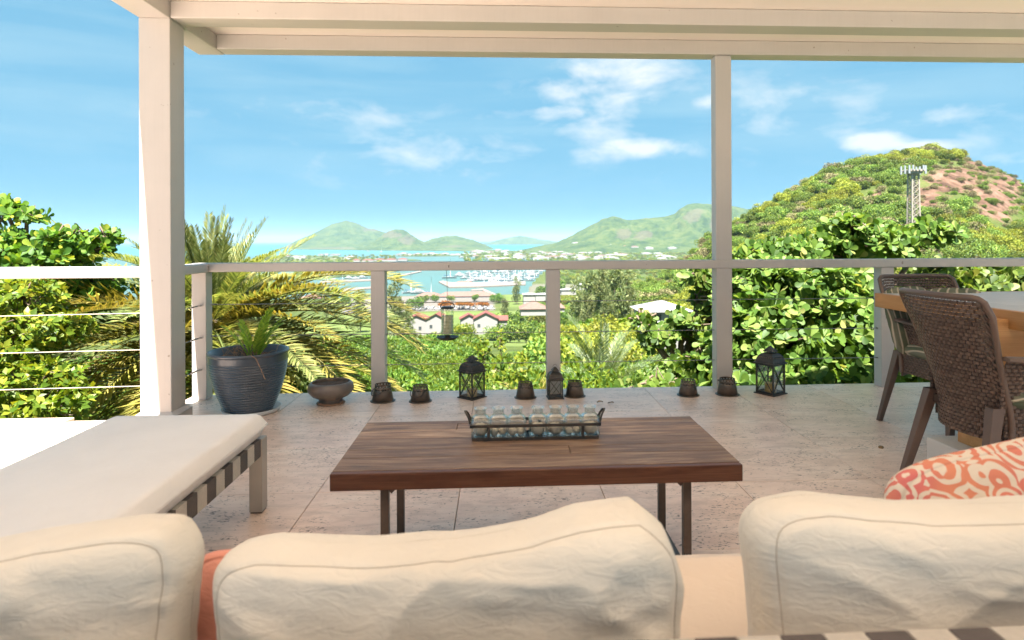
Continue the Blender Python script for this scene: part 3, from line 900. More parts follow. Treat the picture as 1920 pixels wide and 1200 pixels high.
# ---------------------------------------------------------------- coffee table
TZ = 0.405
def build_coffee_table():
    c = [on(621, 887, TZ), on(1391, 872, TZ), on(1297, 782, TZ), on(690, 790, TZ)]
    x0 = (c[0].x + c[3].x) / 2
    x1 = (c[1].x + c[2].x) / 2
    y0 = (c[0].y + c[1].y) / 2
    y1 = (c[2].y + c[3].y) / 2
    t = thing('coffee_table', 'low dark weathered wood plank coffee table on thin steel legs', 'table', ((x0 + x1) / 2, (y0 + y1) / 2, 0))
    w, d = (x1 - x0) / 2, (y1 - y0) / 2
    th = 0.052
    r = random.Random(5)
    edges = [-d + 0.022, -d + 0.135, -d + 0.215, -d + 0.33, -d + 0.425, -d + 0.50, d]
    for k in range(len(edges) - 1):
        a, b = edges[k] + 0.0007, edges[k + 1] - 0.0007
        cut = [(-w, w)]
        if k == 1:
            cut = [(-w, 0.11), (0.112, w)]
        if k == 4:
            cut = [(-w, -0.28), (-0.278, w)]
        for (p, q) in cut:
            L = (q - p)
            o = MB().bx((-L / 2, a - (a + b) / 2, -th), (L / 2, b - (a + b) / 2, 0)).obj('plank', M['old_wood'], t,
                ((p + q) / 2, (a + b) / 2, TZ + r.uniform(-0.0008, 0.0006)), bevel=0.0012)
    MB().bx((-w - 0.002, -d - 0.002, TZ - th - 0.001), (w + 0.002, -d + 0.0215, TZ - 0.001)).obj('edge_plank', M['edge_wood'], t, bevel=0.003)
    # steel legs: flat bars, a pair at each end joined below the top
    lx0, lx1 = on(725, 990, 0.12).x - (x0 + x1) / 2, 0
    for sx in (-1, 1):
        X = sx * (w - 0.142)
        for sy in (-1, 1):
            Y = sy * (d - 0.11)
            MB().bx((X - 0.013, Y - 0.013, 0), (X + 0.013, Y + 0.013, TZ - th - 0.002)).obj('leg', M['leg_steel'], t, bevel=0.002)
        MB().bx((X - 0.0125, -d + 0.125, 0.0), (X + 0.0125, d - 0.125, 0.02)).obj('foot_bar', M['leg_steel'], t, bevel=0.002)
        MB().bx((X - 0.0125, -d + 0.125, TZ - th - 0.02), (X + 0.0125, d - 0.125, TZ - th - 0.003)).obj('top_bar', M['leg_steel'], t, bevel=0.002)
        for sy in (-1, 1):
            MB().bar((X - sx * 0.014, sy * (d - 0.11), TZ - th - 0.045), (X - sx * 0.055, sy * (d - 0.11), TZ - th - 0.004), 0.012, 0.02).obj('brace', M['leg_steel'], t)
    return t
build_coffee_table()

# ---------------------------------------------------------------- daybed with strap-wrapped frame
def build_daybed():
    c = on(503, 770, 0.40)
    x1, y1 = c.x, c.y
    x0 = on(0, 872, 0.39).x + 0.015
    y0 = 0.35
    t = thing('daybed', 'long white mattress daybed on a taupe metal frame wrapped in striped straps', 'daybed', (0, 0, 0))
    # soft mattress slab
    nx, ny = 34, 70
    P = np.zeros((nx, ny, 3))
    def shell(top):
        u = np.linspace(-1, 1, nx)[:, None] * np.ones((1, ny))
        v = np.linspace(-1, 1, ny)[None, :] * np.ones((nx, 1))
        X = (x0 + x1) / 2 + u * (x1 - x0) / 2
        Y = (y0 + y1) / 2 + v * (y1 - y0) / 2
        e = np.minimum(1 - np.abs(u), (1 - np.abs(v)) * (y1 - y0) / (x1 - x0)) * (x1 - x0) / 2
        rr = np.clip(e / 0.035, 0, 1)
        edge = np.sqrt(1 - (1 - rr) ** 2)
        Z = 0.352 + (0.05 if top else -0.05) * edge
        if top:
            Z += 0.004 * fbm(np.stack([X, Y, Z], -1), 3.0) - 0.006 * (1 - np.clip(e / 0.2, 0, 1))
        return np.stack([X, Y, Z], -1)
    b = MB().grid(shell(True)).grid(shell(False), flip=True)
    b.obj('mattress', M['mattress'], t)
    fz1, fz0 = 0.300, 0.235
    f = MB()
    f.bx((x1 - 0.045, y0, fz0), (x1 - 0.012, y1 - 0.06, fz1 - 0.002))
    f.obj('side_rail', M['frame_metal'], t, bevel=0.002)
    MB().bx((x0 + 0.012, y0, fz0), (x0 + 0.045, y1 - 0.06, fz1 - 0.002)).obj('side_rail', M['frame_metal'], t, bevel=0.002)
    MB().bx((x0 + 0.012, y1 - 0.058, fz0), (x1 - 0.012, y1 - 0.012, fz1 - 0.002)).obj('end_rail', M['frame_metal'], t, bevel=0.002)
    legs = [(x1 - 0.03, y1 - 0.032), (x0 + 0.03, y1 - 0.032), (x1 - 0.03, y0 + 0.05), (x0 + 0.03, y0 + 0.05)]
    for lx, ly in legs:
        MB().bx((lx - 0.026, ly - 0.03, 0.006), (lx + 0.026, ly + 0.03, fz1)).obj('leg', M['frame_metal'], t, bevel=0.003)
        MB().bx((lx - 0.022, ly - 0.026, 0), (lx + 0.022, ly + 0.026, 0.008)).obj('foot_cap', M['strap_dark'], t)
    sw = 0.068
    y = y1 - 0.062
    k = 0
    me = {}
    for m_ in ('strap_dark', 'strap_light'):
        q = MB().bx((-0.021, -sw / 2 + 0.001, -0.035), (0.019, sw / 2 - 0.001, 0.035)).mesh('strap', M[m_])
        me[m_] = q
    while y > 0.5:
        link('strap', me['strap_dark' if k % 2 == 0 else 'strap_light'], t, (x1 - 0.027, y - sw / 2, (fz0 + fz1) / 2))
        y -= sw
        k += 1
    return t
build_daybed()

# ---------------------------------------------------------------- cushions
def cushion(name, label, W, H, T, loc, rot=(0, 0, 0), mat='cream', seed=0, top=None, lean=0.0, group=None, seams=True, pil=9.0, wr=1.0, cat='cushion', skew=0.0, n=12.0):
    nt_, nr = 260, 60
    th = np.linspace(0, 2 * math.pi, nt_, endpoint=False)
    rng = np.random.default_rng(seed)
    ca, sa = np.cos(th), np.sin(th)
    SR = 0.945
    R = (np.abs(ca) ** n + np.abs(sa) ** n) ** (-1 / n)
    def surf(rho, side, off=0.0):
        rho = np.asarray(rho)[None, :] * np.ones((nt_, 1))
        x = (ca * R)[:, None] * rho
        z = (sa * R)[:, None] * rho
        prof = (1 - np.clip(rho, 0, 1) ** pil) ** (0.36 if pil > 5 else 0.45)
        puff = 1 - 0.16 * (np.abs(x) ** 3 + np.abs(z) ** 3) / 2
        y = side * prof * puff * T / 2
        # pulled-in seam line
        y = y - side * 0.0035 * np.exp(-((rho - SR) / 0.010) ** 2)
        X, Z = x * W / 2, z * H / 2
        # pinched corners, sagging top edge
        cor = np.clip(np.abs(x) * np.abs(z), 0, 1) ** 3
        X = X * (1 - 0.02 * (1 - cor)) + np.sign(X) * 0.016 * cor
        Z = Z + np.sign(Z) * 0.014 * cor
        Pq = np.stack([X, y, Z], -1) + seed * 3.1
        lump = fbm(Pq, 5.0, 3)
        crease = np.abs(noise3(Pq * np.array([1.0, 0.5, 1.0]), 13.0))
        crease2 = np.abs(noise3(Pq * np.array([2.2, 0.5, 0.7]) + 5, 9.0))
        band = np.exp(-((rho - 0.86) / 0.16) ** 2)
        y = y + side * wr * (0.012 * lump) * (0.25 + 0.75 * prof)
        Z = Z + wr * 0.012 * fbm(Pq + 9, 6.0, 3) * rho ** 4
        X = X + wr * 0.010 * fbm(Pq + 19, 6.0, 3) * rho ** 4
        # cloth: long slack folds, and short pulls square to the seams
        ax, az_ = np.abs(x), np.abs(z)
        gx = np.exp(-((1 - ax) / 0.20) ** 2) * np.clip((1 - az_) * 3, 0, 1)
        gz_ = np.exp(-((1 - az_) / 0.14) ** 2) * np.clip((1 - ax) * 3, 0, 1)
        wob = 0.05 * fbm(Pq, 3.0, 2)
        f1 = 1 - 2 * np.abs(fbm(np.stack([X * 2.6 + seed, y * 2, (Z + 0.22 * X + wob) * 9.0], -1), 1.0, 3))
        f2 = 1 - 2 * np.abs(fbm(np.stack([X * 3.0 - seed, y * 2, (Z - 0.35 * X + wob) * 11.0 + 40], -1), 1.0, 2))
        s1 = 1 - 2 * np.abs(noise3(np.stack([X * 5 + seed, y * 3, (Z + wob) * 24], -1), 1.0))
        s2 = 1 - 2 * np.abs(noise3(np.stack([(X + wob) * 24 + seed, y * 3, Z * 5], -1), 1.0))
        y = y + side * wr * prof * (0.017 * np.clip(f1, 0, 1) ** 3 * np.clip(1.2 - rho ** 3, 0.2, 1) + 0.011 * np.clip(f2, 0, 1) ** 3 + 0.014 * (s1 - 0.6) * gx + 0.010 * (s2 - 0.6) * gz_)
        if top is not None:
            wgt = np.clip(z, 0, 1) ** 1.5
            Z = Z + np.interp(X / (W / 2), top[0], top[1]) * wgt
        Z = Z + skew * X
        y = y + off * side
        return np.stack([X, y + lean * Z, Z + H / 2], -1)
    r1 = np.concatenate([np.linspace(0.02, 0.9, nr - 12), np.linspace(0.91, 1.0, 12)])
    b = MB()
    b.grid(surf(r1, -1), True)
    b.grid(surf(r1, 1), True, flip=True)
    o = b.obj(name, M[mat])
    o.location = loc
    o.rotation_euler = rot
    tag(o, label, cat, group)
    if seams:
        for side in (-1, 1):
            c = surf(np.array([SR]), side, 0.0003)[:, 0, :]
            pts = [tuple(p) for p in c] + [tuple(c[0])]
            MB().tube(pts, 0.0008, 5, caps=False).obj('seam', M['seam'], o)
    return o

def build_sofa():
    t = thing('sofa', 'low outdoor sofa with pale seat cushion and brown striped strap back, seen from behind', 'sofa', (0, 0, 0))
    # seat slab
    x0, x1 = -1.62, 1.75
    y1 = on(1350, 1024, 0.42).y
    y0 = 0.80
    def slab(a, c, z0, z1, name, mat):
        nx, ny = 50, 24
        u = np.linspace(-1, 1, nx)[:, None] * np.ones((1, ny))
        v = np.linspace(-1, 1, ny)[None, :] * np.ones((nx, 1))
        X = (a[0] + c[0]) / 2 + u * (c[0] - a[0]) / 2
        Y = (a[1] + c[1]) / 2 + v * (c[1] - a[1]) / 2
        e = np.minimum((1 - np.abs(u)) * (c[0] - a[0]) / 2, (1 - np.abs(v)) * (c[1] - a[1]) / 2)
        rr = np.sqrt(1 - (1 - np.clip(e / 0.04, 0, 1)) ** 2)
        zm, hh = (z0 + z1) / 2, (z1 - z0) / 2
        b = MB().grid(np.stack([X, Y, zm + hh * rr], -1)).grid(np.stack([X, Y, zm - hh * rr], -1), flip=True)
        return b.obj(name, M[mat], t)
    slab((-0.62, y0, 0), (x1, y1, 0), 0.29, 0.42, 'seat_cushion', 'seat')
    slab((x0, 0.80, 0), (-0.625, 1.30, 0), 0.405, 0.50, 'seat_cushion', 'seat')
    fr = MB().bx((x0, 0.745, 0.22), (x1, 0.785, 0.28))
    fr.bx((-0.60, y1 - 0.05, 0.22), (x1, y1 - 0.01, 0.285)).bx((x0, 0.79, 0.22), (x0 + 0.04, 1.25, 0.28)).bx((x1 - 0.04, 0.79, 0.22), (x1, y1 - 0.055, 0.28))
    fr.obj('seat_frame', M['frame_metal'], t)
    bt = BACK_TOP
    MB().bx((x0, 0.675, bt - 0.04), (x1, 0.715, bt - 0.003)).obj('back_rail', M['frame_metal'], t, bevel=0.002)
    for lx in (x0 + 0.03, 0.05, x1 - 0.03):
        MB().bx((lx - 0.025, 0.67, 0), (lx + 0.025, 0.72, bt - 0.042)).obj('leg', M['frame_metal'], t, bevel=0.003)
    for lx in (-0.55, x1 - 0.03):
        MB().bx((lx - 0.025, y1 - 0.06, 0), (lx + 0.025, y1 - 0.012, 0.284)).obj('leg', M['frame_metal'], t, bevel=0.003)
    sw = 0.05
    n = int((x1 - x0 - 0.06) / sw)
    ms = [MB().bx((-sw / 2 + 0.001, -0.024, -0.25), (sw / 2 - 0.001, 0.024, 0.0)).mesh('strap', M[k]) for k in ('strap_dark', 'strap_light')]
    for i in range(n):
        link('strap', ms[i % 2], t, (x0 + 0.04 + sw * (i + 0.5), 0.695, bt))
    return t
BACK_TOP = 0.645
build_sofa()
gc = 'plump cream back cushions along the sofa'
cushion('back_cushion', 'cream box cushion cut off by the picture edge, nearest the daybed', 0.78, 0.44, 0.17, (-0.825, 0.90, 0.245), (math.radians(-6), 0, math.radians(1)),
        seed=3, group=gc, top=([-1, -0.6, 0.2, 0.75, 0.92, 1], [-0.03, -0.03, -0.012, 0.012, 0.014, -0.012]), wr=0.7)
cushion('back_cushion', 'wide cream box cushion slumped between the other two, its right end puffed up', 0.665, 0.43, 0.19, (-0.07, 0.905, 0.245), (math.radians(-7), 0, math.radians(-2)),
        seed=8, group=gc, top=([-1, -0.8, -0.4, 0.0, 0.35, 0.55, 0.8, 0.93, 1], [-0.03, -0.02, -0.022, -0.012, 0.006, 0.026, 0.032, 0.0, -0.06]), wr=0.9)
cushion('back_cushion', 'cream box cushion with a crisp corner, next to the coral patterned one', 0.86, 0.452, 0.18, (0.80, 0.905, 0.245), (math.radians(-6), 0, math.radians(-1)),
        seed=14, group=gc, top=([-1, -0.93, -0.75, -0.4, 0.2, 0.8, 1], [-0.012, 0.0, 0.008, -0.006, 0.0, 0.01, 0.015]), wr=0.7)
cushion('coral_cushion', 'coral red and cream patterned throw cushion propped behind the last cream cushion', 0.50, 0.36, 0.13, (1.0, 1.12, 0.35), (math.radians(-12), math.radians(-8), math.radians(6)),
        mat='coral', seed=21, seams=False, pil=2.6, wr=0.5, cat='cushion', n=4.0)
cushion('coral_cushion', 'plain coral cushion of which a slanting strip shows in the gap between two cream cushions', 0.36, 0.25, 0.10, (-0.365, 1.03, 0.335), (math.radians(-10), math.radians(8), math.radians(-4)),
        mat='coral_plain', seed=33, seams=False, pil=2.6, wr=0.5, cat='cushion', n=4.0)

# ---------------------------------------------------------------- dining table and wicker armchairs
DZ = 0.78
def build_dining_table():
    a = on(1640, 549, DZ)
    b = on(1920, 586, DZ)
    ang = math.atan2(b.x - a.x, a.y - b.y)          # the near edge runs back towards the viewer
    t = thing('dining_table', 'thick pine edged dining table with greyed top on a pine pedestal with white foot', 'table', (a.x, a.y, 0), ang)
    L, W, th = 1.9, 1.0, 0.082
    n = 6
    for k in range(n):
        MB().bx((0.03 + k * (W - 0.06) / n + 0.0006, -L + 0.03, -0.012), (0.03 + (k + 1) * (W - 0.06) / n - 0.0006, -0.03, 0.0)).obj('plank', M['grey_top'], t, (0, 0, DZ), bevel=0.001)
    ed = [((0, -L, DZ - th), (0.028, 0, DZ - 0.0005)), ((W - 0.028, -L, DZ - th), (W, 0, DZ - 0.0005))]
    for p, q in ed:
        o = MB().bx((-0.5 * (q[1] - p[1]), -0.014, -th / 2), (0.5 * (q[1] - p[1]), 0.014, th / 2)).obj('edge_board', M['pine'], t, ((p[0] + q[0]) / 2, (p[1] + q[1]) / 2, (p[2] + q[2]) / 2), bevel=0.003)
        o.rotation_euler.z = math.radians(90)
    for y in (-0.0135, -L + 0.0135):
        MB().bx((0.0285, y - 0.0125, DZ - th), (W - 0.0285, y + 0.0125, DZ - 0.0005)).obj('edge_board', M['pine'], t, bevel=0.003)
    MB().bx((0.03, -L + 0.03, DZ - 0.04), (W - 0.03, -0.03, DZ - 0.0135)).obj('underside', M['pine'], t)
    # pedestal of stacked pine on a white painted foot
    f = on(1737, 818, 0.13)
    wl = Matrix.Rotation(-ang, 4, 'Z') @ (f - Vector((a.x, a.y, 0)))
    MB().bx((wl.x, wl.y - 0.42, 0), (wl.x + 0.72, wl.y, 0.13)).obj('foot_block', M['white_block'], t, bevel=0.004)
    MB().bx((wl.x + 0.09, wl.y - 0.33, 0.1305), (wl.x + 0.55, wl.y - 0.09, DZ - 0.0405)).obj('pedestal', M['pine'], t, bevel=0.004)
    return t
build_dining_table()

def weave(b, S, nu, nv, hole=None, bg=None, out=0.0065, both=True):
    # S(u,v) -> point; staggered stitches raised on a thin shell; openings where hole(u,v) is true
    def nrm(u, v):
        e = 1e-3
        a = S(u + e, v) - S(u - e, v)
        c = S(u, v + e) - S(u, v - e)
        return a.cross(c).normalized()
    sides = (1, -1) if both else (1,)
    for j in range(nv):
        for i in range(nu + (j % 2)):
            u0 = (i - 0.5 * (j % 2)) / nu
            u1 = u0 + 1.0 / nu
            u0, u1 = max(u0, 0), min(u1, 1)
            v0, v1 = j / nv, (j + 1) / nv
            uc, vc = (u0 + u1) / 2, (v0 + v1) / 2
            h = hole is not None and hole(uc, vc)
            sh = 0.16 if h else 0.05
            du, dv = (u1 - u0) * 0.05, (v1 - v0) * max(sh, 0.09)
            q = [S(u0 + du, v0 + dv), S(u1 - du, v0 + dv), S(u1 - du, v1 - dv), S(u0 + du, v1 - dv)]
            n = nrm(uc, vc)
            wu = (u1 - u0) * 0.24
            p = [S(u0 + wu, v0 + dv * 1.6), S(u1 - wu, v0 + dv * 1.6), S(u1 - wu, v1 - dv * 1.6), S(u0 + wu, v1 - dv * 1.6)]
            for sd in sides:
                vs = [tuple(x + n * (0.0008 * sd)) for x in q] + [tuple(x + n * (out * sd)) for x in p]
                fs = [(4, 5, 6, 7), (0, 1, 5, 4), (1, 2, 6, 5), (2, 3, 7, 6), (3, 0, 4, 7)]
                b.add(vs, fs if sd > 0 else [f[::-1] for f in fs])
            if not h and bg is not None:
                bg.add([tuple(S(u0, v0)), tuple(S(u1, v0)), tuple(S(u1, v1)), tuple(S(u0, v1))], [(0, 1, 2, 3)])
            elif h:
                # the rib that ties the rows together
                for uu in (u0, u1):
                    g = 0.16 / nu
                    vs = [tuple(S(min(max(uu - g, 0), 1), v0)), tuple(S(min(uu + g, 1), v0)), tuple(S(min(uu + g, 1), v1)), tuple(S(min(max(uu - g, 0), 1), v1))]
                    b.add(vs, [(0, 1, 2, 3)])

def chair_parts(t):
    # local frame: the sitter faces +y, x across, origin on the floor under the seat centre
    sh, bh = 0.42, 0.87
    hw = 0.19
    def back(u, v):                       # curved, leaning and flaring backrest; v from under the seat to the top
        z = 0.30 + v * (bh - 0.30)
        flare = 0.0 + 0.064 * max(0, v - 0.35) ** 1.6 / 0.65 ** 1.6
        x = (u - 0.5) * 2
        y = -0.235 - 0.15 * max(0, v - 0.15) ** 1.3 + 0.075 * abs(x) ** 2.4 * (1 - 0.35 * v)
        k = 1.0
        return Vector((x * (hw + flare), y, z))
    def crop(u, v):                       # round off the two top corners
        x = abs(u - 0.5) * 2
        lim = 1.0 if x < 0.78 else 1 - 0.13 * (1 - math.sqrt(max(0, 1 - ((x - 0.78) / 0.22) ** 2)))
        return back(u, v * lim)
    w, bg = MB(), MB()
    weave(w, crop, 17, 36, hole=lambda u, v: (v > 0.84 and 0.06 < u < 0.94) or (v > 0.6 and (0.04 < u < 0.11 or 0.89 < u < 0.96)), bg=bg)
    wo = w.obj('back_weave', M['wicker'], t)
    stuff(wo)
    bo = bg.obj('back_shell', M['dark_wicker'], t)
    rim = [crop(0, v) for v in np.linspace(0.05, 1, 14)] + [crop(u, 1) for u in np.linspace(0.04, 0.96, 25)] + [crop(1, v) for v in np.linspace(1, 0.05, 14)]
    MB().tube(rim, 0.0125, 8).obj('back_rim', M['wicker'], t)
    # seat skirt, front and sides
    for (p, q) in (((-hw + .01, -0.19), (-hw + .01, 0.25)), ((hw - .01, -0.19), (hw - .01, 0.25)), ((-hw + .01, 0.25), (hw - .01, 0.25))):
        w, bg = MB(), MB()
        S = lambda u, v, p=p, q=q: Vector((p[0] + (q[0] - p[0]) * u, p[1] + (q[1] - p[1]) * u, 0.325 + v * 0.095))
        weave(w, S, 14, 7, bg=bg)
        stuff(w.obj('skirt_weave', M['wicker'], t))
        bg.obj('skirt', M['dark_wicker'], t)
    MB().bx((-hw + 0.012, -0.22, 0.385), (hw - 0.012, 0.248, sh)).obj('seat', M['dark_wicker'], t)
    # arms: a flat curved rim over a woven side panel
    for s in (-1, 1):
        def side(u, v, s=s):
            y = -0.21 + u * 0.40
            zt = 0.635 - 0.02 * u
            z = 0.42 + v * (zt - 0.42)
            return Vector((s * (hw - 0.005 + 0.035 * v ** 2), y, z))
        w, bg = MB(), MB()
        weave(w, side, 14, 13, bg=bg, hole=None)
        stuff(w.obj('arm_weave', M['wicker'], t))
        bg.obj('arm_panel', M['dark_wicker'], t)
        top = [side(u, 1) + Vector((s * 0.008, 0, 0.004)) for u in np.linspace(-0.03, 1.0, 10)]
        b = MB()
        P = []
        for k, p in enumerate(top):
            ww = 0.030 if k else 0.018
            P.append([tuple(p + Vector((-ww, 0, 0.004))), tuple(p + Vector((0, 0, 0.010))), tuple(p + Vector((ww, 0, 0.002))), tuple(p + Vector((ww, 0, -0.010))), tuple(p + Vector((-ww, 0, -0.008)))])
        b.grid(np.array(P).transpose(1, 0, 2), True, True)
        b.add(P[-1], [(0, 1, 2, 3, 4)]).add(P[0], [(4, 3, 2, 1, 0)])
        b.obj('armrest', M['wicker'], t)
    # tapering splayed legs
    for sx in (-1, 1):
        for sy, top, foot in ((-1, (hw - 0.02, -0.215, 0.44), (hw + 0.035, -0.325, 0.0)), (1, (hw - 0.02, 0.215, 0.44), (hw + 0.02, 0.26, 0.0))):
            b = MB()
            Pt, Pf = Vector((sx * top[0], top[1], top[2])), Vector((sx * foot[0], foot[1], foot[2]))
            R = []
            for k in range(5):
                p = Pt.lerp(Pf, k / 4)
                hx, hy = 0.021 - 0.002 * k, 0.026 - 0.0028 * k
                R.append([(p.x - hx, p.y - hy, p.z), (p.x + hx, p.y - hy, p.z), (p.x + hx, p.y + hy, p.z), (p.x - hx, p.y + hy, p.z)])
            b.grid(np.array(R).transpose(1, 0, 2), True, False).add(R[-1], [(3, 2, 1, 0)])
            b.obj('leg', M['wicker'], t, bevel=0.003)
def build_chairs():
    g = 'brown wicker armchairs at the dining table'
    t = thing('wicker_armchair', 'brown wicker armchair showing its woven back, drawn up to the long side of the table', 'chair', NEAR_CHAIR[0], NEAR_CHAIR[1], g)
    chair_parts(t)
    c = copy_tree(t)
    c['label'] = 'brown wicker armchair at the far end of the table, striped pillows leaning in it'
    c.location = FAR_CHAIR[0]
    c.rotation_euler.z = FAR_CHAIR[1]
    # pillows in the chairs
    def pillow(label, ch, loc, rx, rz, W=0.38, H=0.34):
        o = cushion('chair_pillow', label, W, H, 0.11, (0, 0, 0), mat='green_stripe', seed=int(abs(loc[0]) * 100) + 40, seams=False, pil=2.4, wr=0.6, n=4.0, cat='pillow', group='striped pillows on the wicker chairs')
        base = Matrix.Translation(ch.location) @ Matrix.Rotation(ch.rotation_euler.z, 4, 'Z')
        o.matrix_world = base @ Matrix.Translation(loc) @ Matrix.Rotation(rz, 4, 'Z') @ Matrix.Rotation(rx, 4, 'X')
        return o
    pillow('green and beige striped pillow leaning at the left in the far wicker chair', c, (0.09, -0.13, 0.43), 0.30, 0.25, 0.36, 0.40)
    pillow('beige striped pillow leaning at the right in the far wicker chair', c, (-0.12, -0.10, 0.43), 0.28, -0.2, 0.36, 0.39)
    pillow('flat green striped seat pad lying on the far wicker chair', c, (0, 0.245, 0.468), math.radians(90), 0, 0.46, 0.44)
    pillow('flat green striped seat pad lying on the near wicker chair', t, (0, 0.245, 0.468), math.radians(90), 0, 0.46, 0.44)
NEAR_CHAIR = ((2.13, 2.57, 0), math.radians(-90 + 3))
FAR_CHAIR = ((2.52, 3.43, 0), math.radians(180))
build_chairs()
# ---------------------------------------------------------------- iron rack with seven bottles of shells
def build_rack():
    a = on(886, 828, TZ)
    b = on(1122, 823, TZ)
    L = (b - a).length
    D = 0.082
    rz = math.atan2(b.y - a.y, b.x - a.x)
    n = Vector((-math.sin(rz), math.cos(rz), 0))
    c = (a + b) / 2 + n * D / 2
    t = thing('bottle_rack', 'long black iron rack with strap handles holding seven glass bottles on the coffee table', 'rack', (c.x, c.y, TZ), rz)
    h = L / 2
    MB().bx((-h, -D / 2, 0.0005), (h, D / 2, 0.004)).obj('base_plate', M['iron'], t)
    for y in (-D / 2, D / 2):
        s = 1 if y > 0 else -1
        MB().bx((-h, y - 0.0015, 0.0), (h, y + 0.0015, 0.011)).obj('base_strip', M['iron'], t)
        MB().bx((-h - 0.008, y - 0.0015 + s * 0.003, 0.047), (h + 0.008, y + 0.0015 + s * 0.003, 0.057)).obj('rail', M['iron'], t)
        for x in (-h + 0.055, h - 0.055) if y < 0 else (0.0 - 0.014, h - 0.2):
            MB().bx((x - 0.005, y - 0.0012 + s * 0.0008, 0.009), (x + 0.005, y + 0.0012 + s * 0.0008, 0.05)).obj('upright', M['iron'], t)
    for sx in (-1, 1):
        MB().bx((sx * h - 0.0015, -D / 2 + 0.002, 0), (sx * h + 0.0015, D / 2 - 0.002, 0.011)).obj('base_strip', M['iron'], t)
        MB().bx((sx * (h + 0.008) - 0.0012, -D / 2 - 0.002, 0.047), (sx * (h + 0.008) + 0.0012, D / 2 + 0.002, 0.057)).obj('rail', M['iron'], t)
        # flat strap handle curling out and up
        P = []
        for k in range(15):
            al = math.pi * k / 14
            y = -0.022 * math.cos(al)
            z = 0.055 + 0.042 * math.sin(al) ** 0.7
            x = sx * (h + 0.009 + 0.018 * math.sin(al) ** 1.2)
            P.append([(x - 0.004, y, z), (x + 0.004, y, z), (x + 0.004, y * 0.86, z - 0.0016), (x - 0.004, y * 0.86, z - 0.0016)])
        MB().grid(np.array(P).transpose(1, 0, 2), True, False).obj('handle', M['iron'], t)
    # bottles
    r = random.Random(2)
    q = MB()
    sq = 4.5
    outer = [(0.0, 0.0, 1), (0.029, 0.0, 1), (0.0335, 0.004, 1), (0.0345, 0.012, 1), (0.0345, 0.056, 1), (0.0325, 0.066, .8), (0.026, 0.073, .4), (0.0205, 0.0765, 0), (0.0192, 0.081, 0), (0.0192, 0.095, 0), (0.0222, 0.0968, 0), (0.0228, 0.0995, 0), (0.0215, 0.102, 0)]
    inner = [(0.0185, 0.1018, 0), (0.0170, 0.097, 0), (0.0168, 0.081, 0), (0.0185, 0.0758, 0), (0.024, 0.071, .4), (0.030, 0.065, .8), (0.0320, 0.056, 1), (0.0320, 0.0115, 1), (0.0295, 0.0065, 1), (0.0, 0.005, 1)]
    q.lathe(outer + inner, 40, squ=sq)
    me = q.mesh('glass_bottle', M['bottle'])
    xs = [-0.233, -0.156, -0.079, 0.012, 0.088, 0.162, 0.236]
    sc = L / 0.53
    words = ['leftmost bottle, outside the left upright of the rack', 'second bottle from the left end of the rack', 'third bottle, left of the gap in the rack', 'bottle just right of the gap, holding one fat round shell',
             'second bottle right of the gap, holding a curled shell', 'third bottle right of the gap, holding two shells', 'rightmost bottle, beside the right strap handle of the rack']
    shell_lab = ['lone pale shell in the leftmost glass bottle', 'small pale shells in the second glass bottle', 'small pale shells in the third glass bottle', 'fat round shell filling the middle glass bottle',
                 'curled shell in the glass bottle right of the middle one', 'pale shells in the last but one glass bottle', 'big rough shell in the rightmost glass bottle']
    cnt = [1, 2, 2, 1, 1, 2, 1]
    for k, x in enumerate(xs):
        w = t.matrix_basis if False else (Matrix.Translation(t.location) @ Matrix.Rotation(rz, 4, 'Z'))
        p = w @ Vector((x * sc, 0, 0.0042))
        o = link('glass_bottle', me, None, p, rz + r.uniform(-0.05, 0.05), 1.0)
        tag(o, 'clear ' + words[k], 'bottle', 'glass bottles in the iron rack')
        for j in range(cnt[k]):
            rad = (0.021 if cnt[k] == 1 else 0.0135) * r.uniform(0.9, 1.1)
            nn = 14
            V = []
            for iu in range(nn):
                for iv in range(9):
                    ph, th = 2 * math.pi * iu / nn, math.pi * iv / 8
                    rr = rad * (1 + 0.16 * math.cos(5 * ph + 3 * th + k) + 0.10 * math.sin(3 * th + j))
                    V.append((rr * 1.15 * math.sin(th) * math.cos(ph), rr * 0.95 * math.sin(th) * math.sin(ph), rr * 0.85 * math.cos(th)))
            s = MB().grid(np.array(V).reshape(nn, 9, 3), True, True)
            off = Vector(((-0.0145 + 0.029 * j) if cnt[k] == 2 else 0, (-0.006 + 0.012 * j) if cnt[k] == 2 else 0, 0.0055 + rad * 0.88))
            so = s.obj('seashell', M['shell'], None, w @ (Vector((x * sc, 0, 0.0042)) + off))
            so.rotation_euler = (0, 0, r.uniform(0, 6))
            tag(so, shell_lab[k], 'shell', 'seashells in bottle %s' % ['one', 'two', 'three', 'four', 'five', 'six', 'seven'][k])
build_rack()

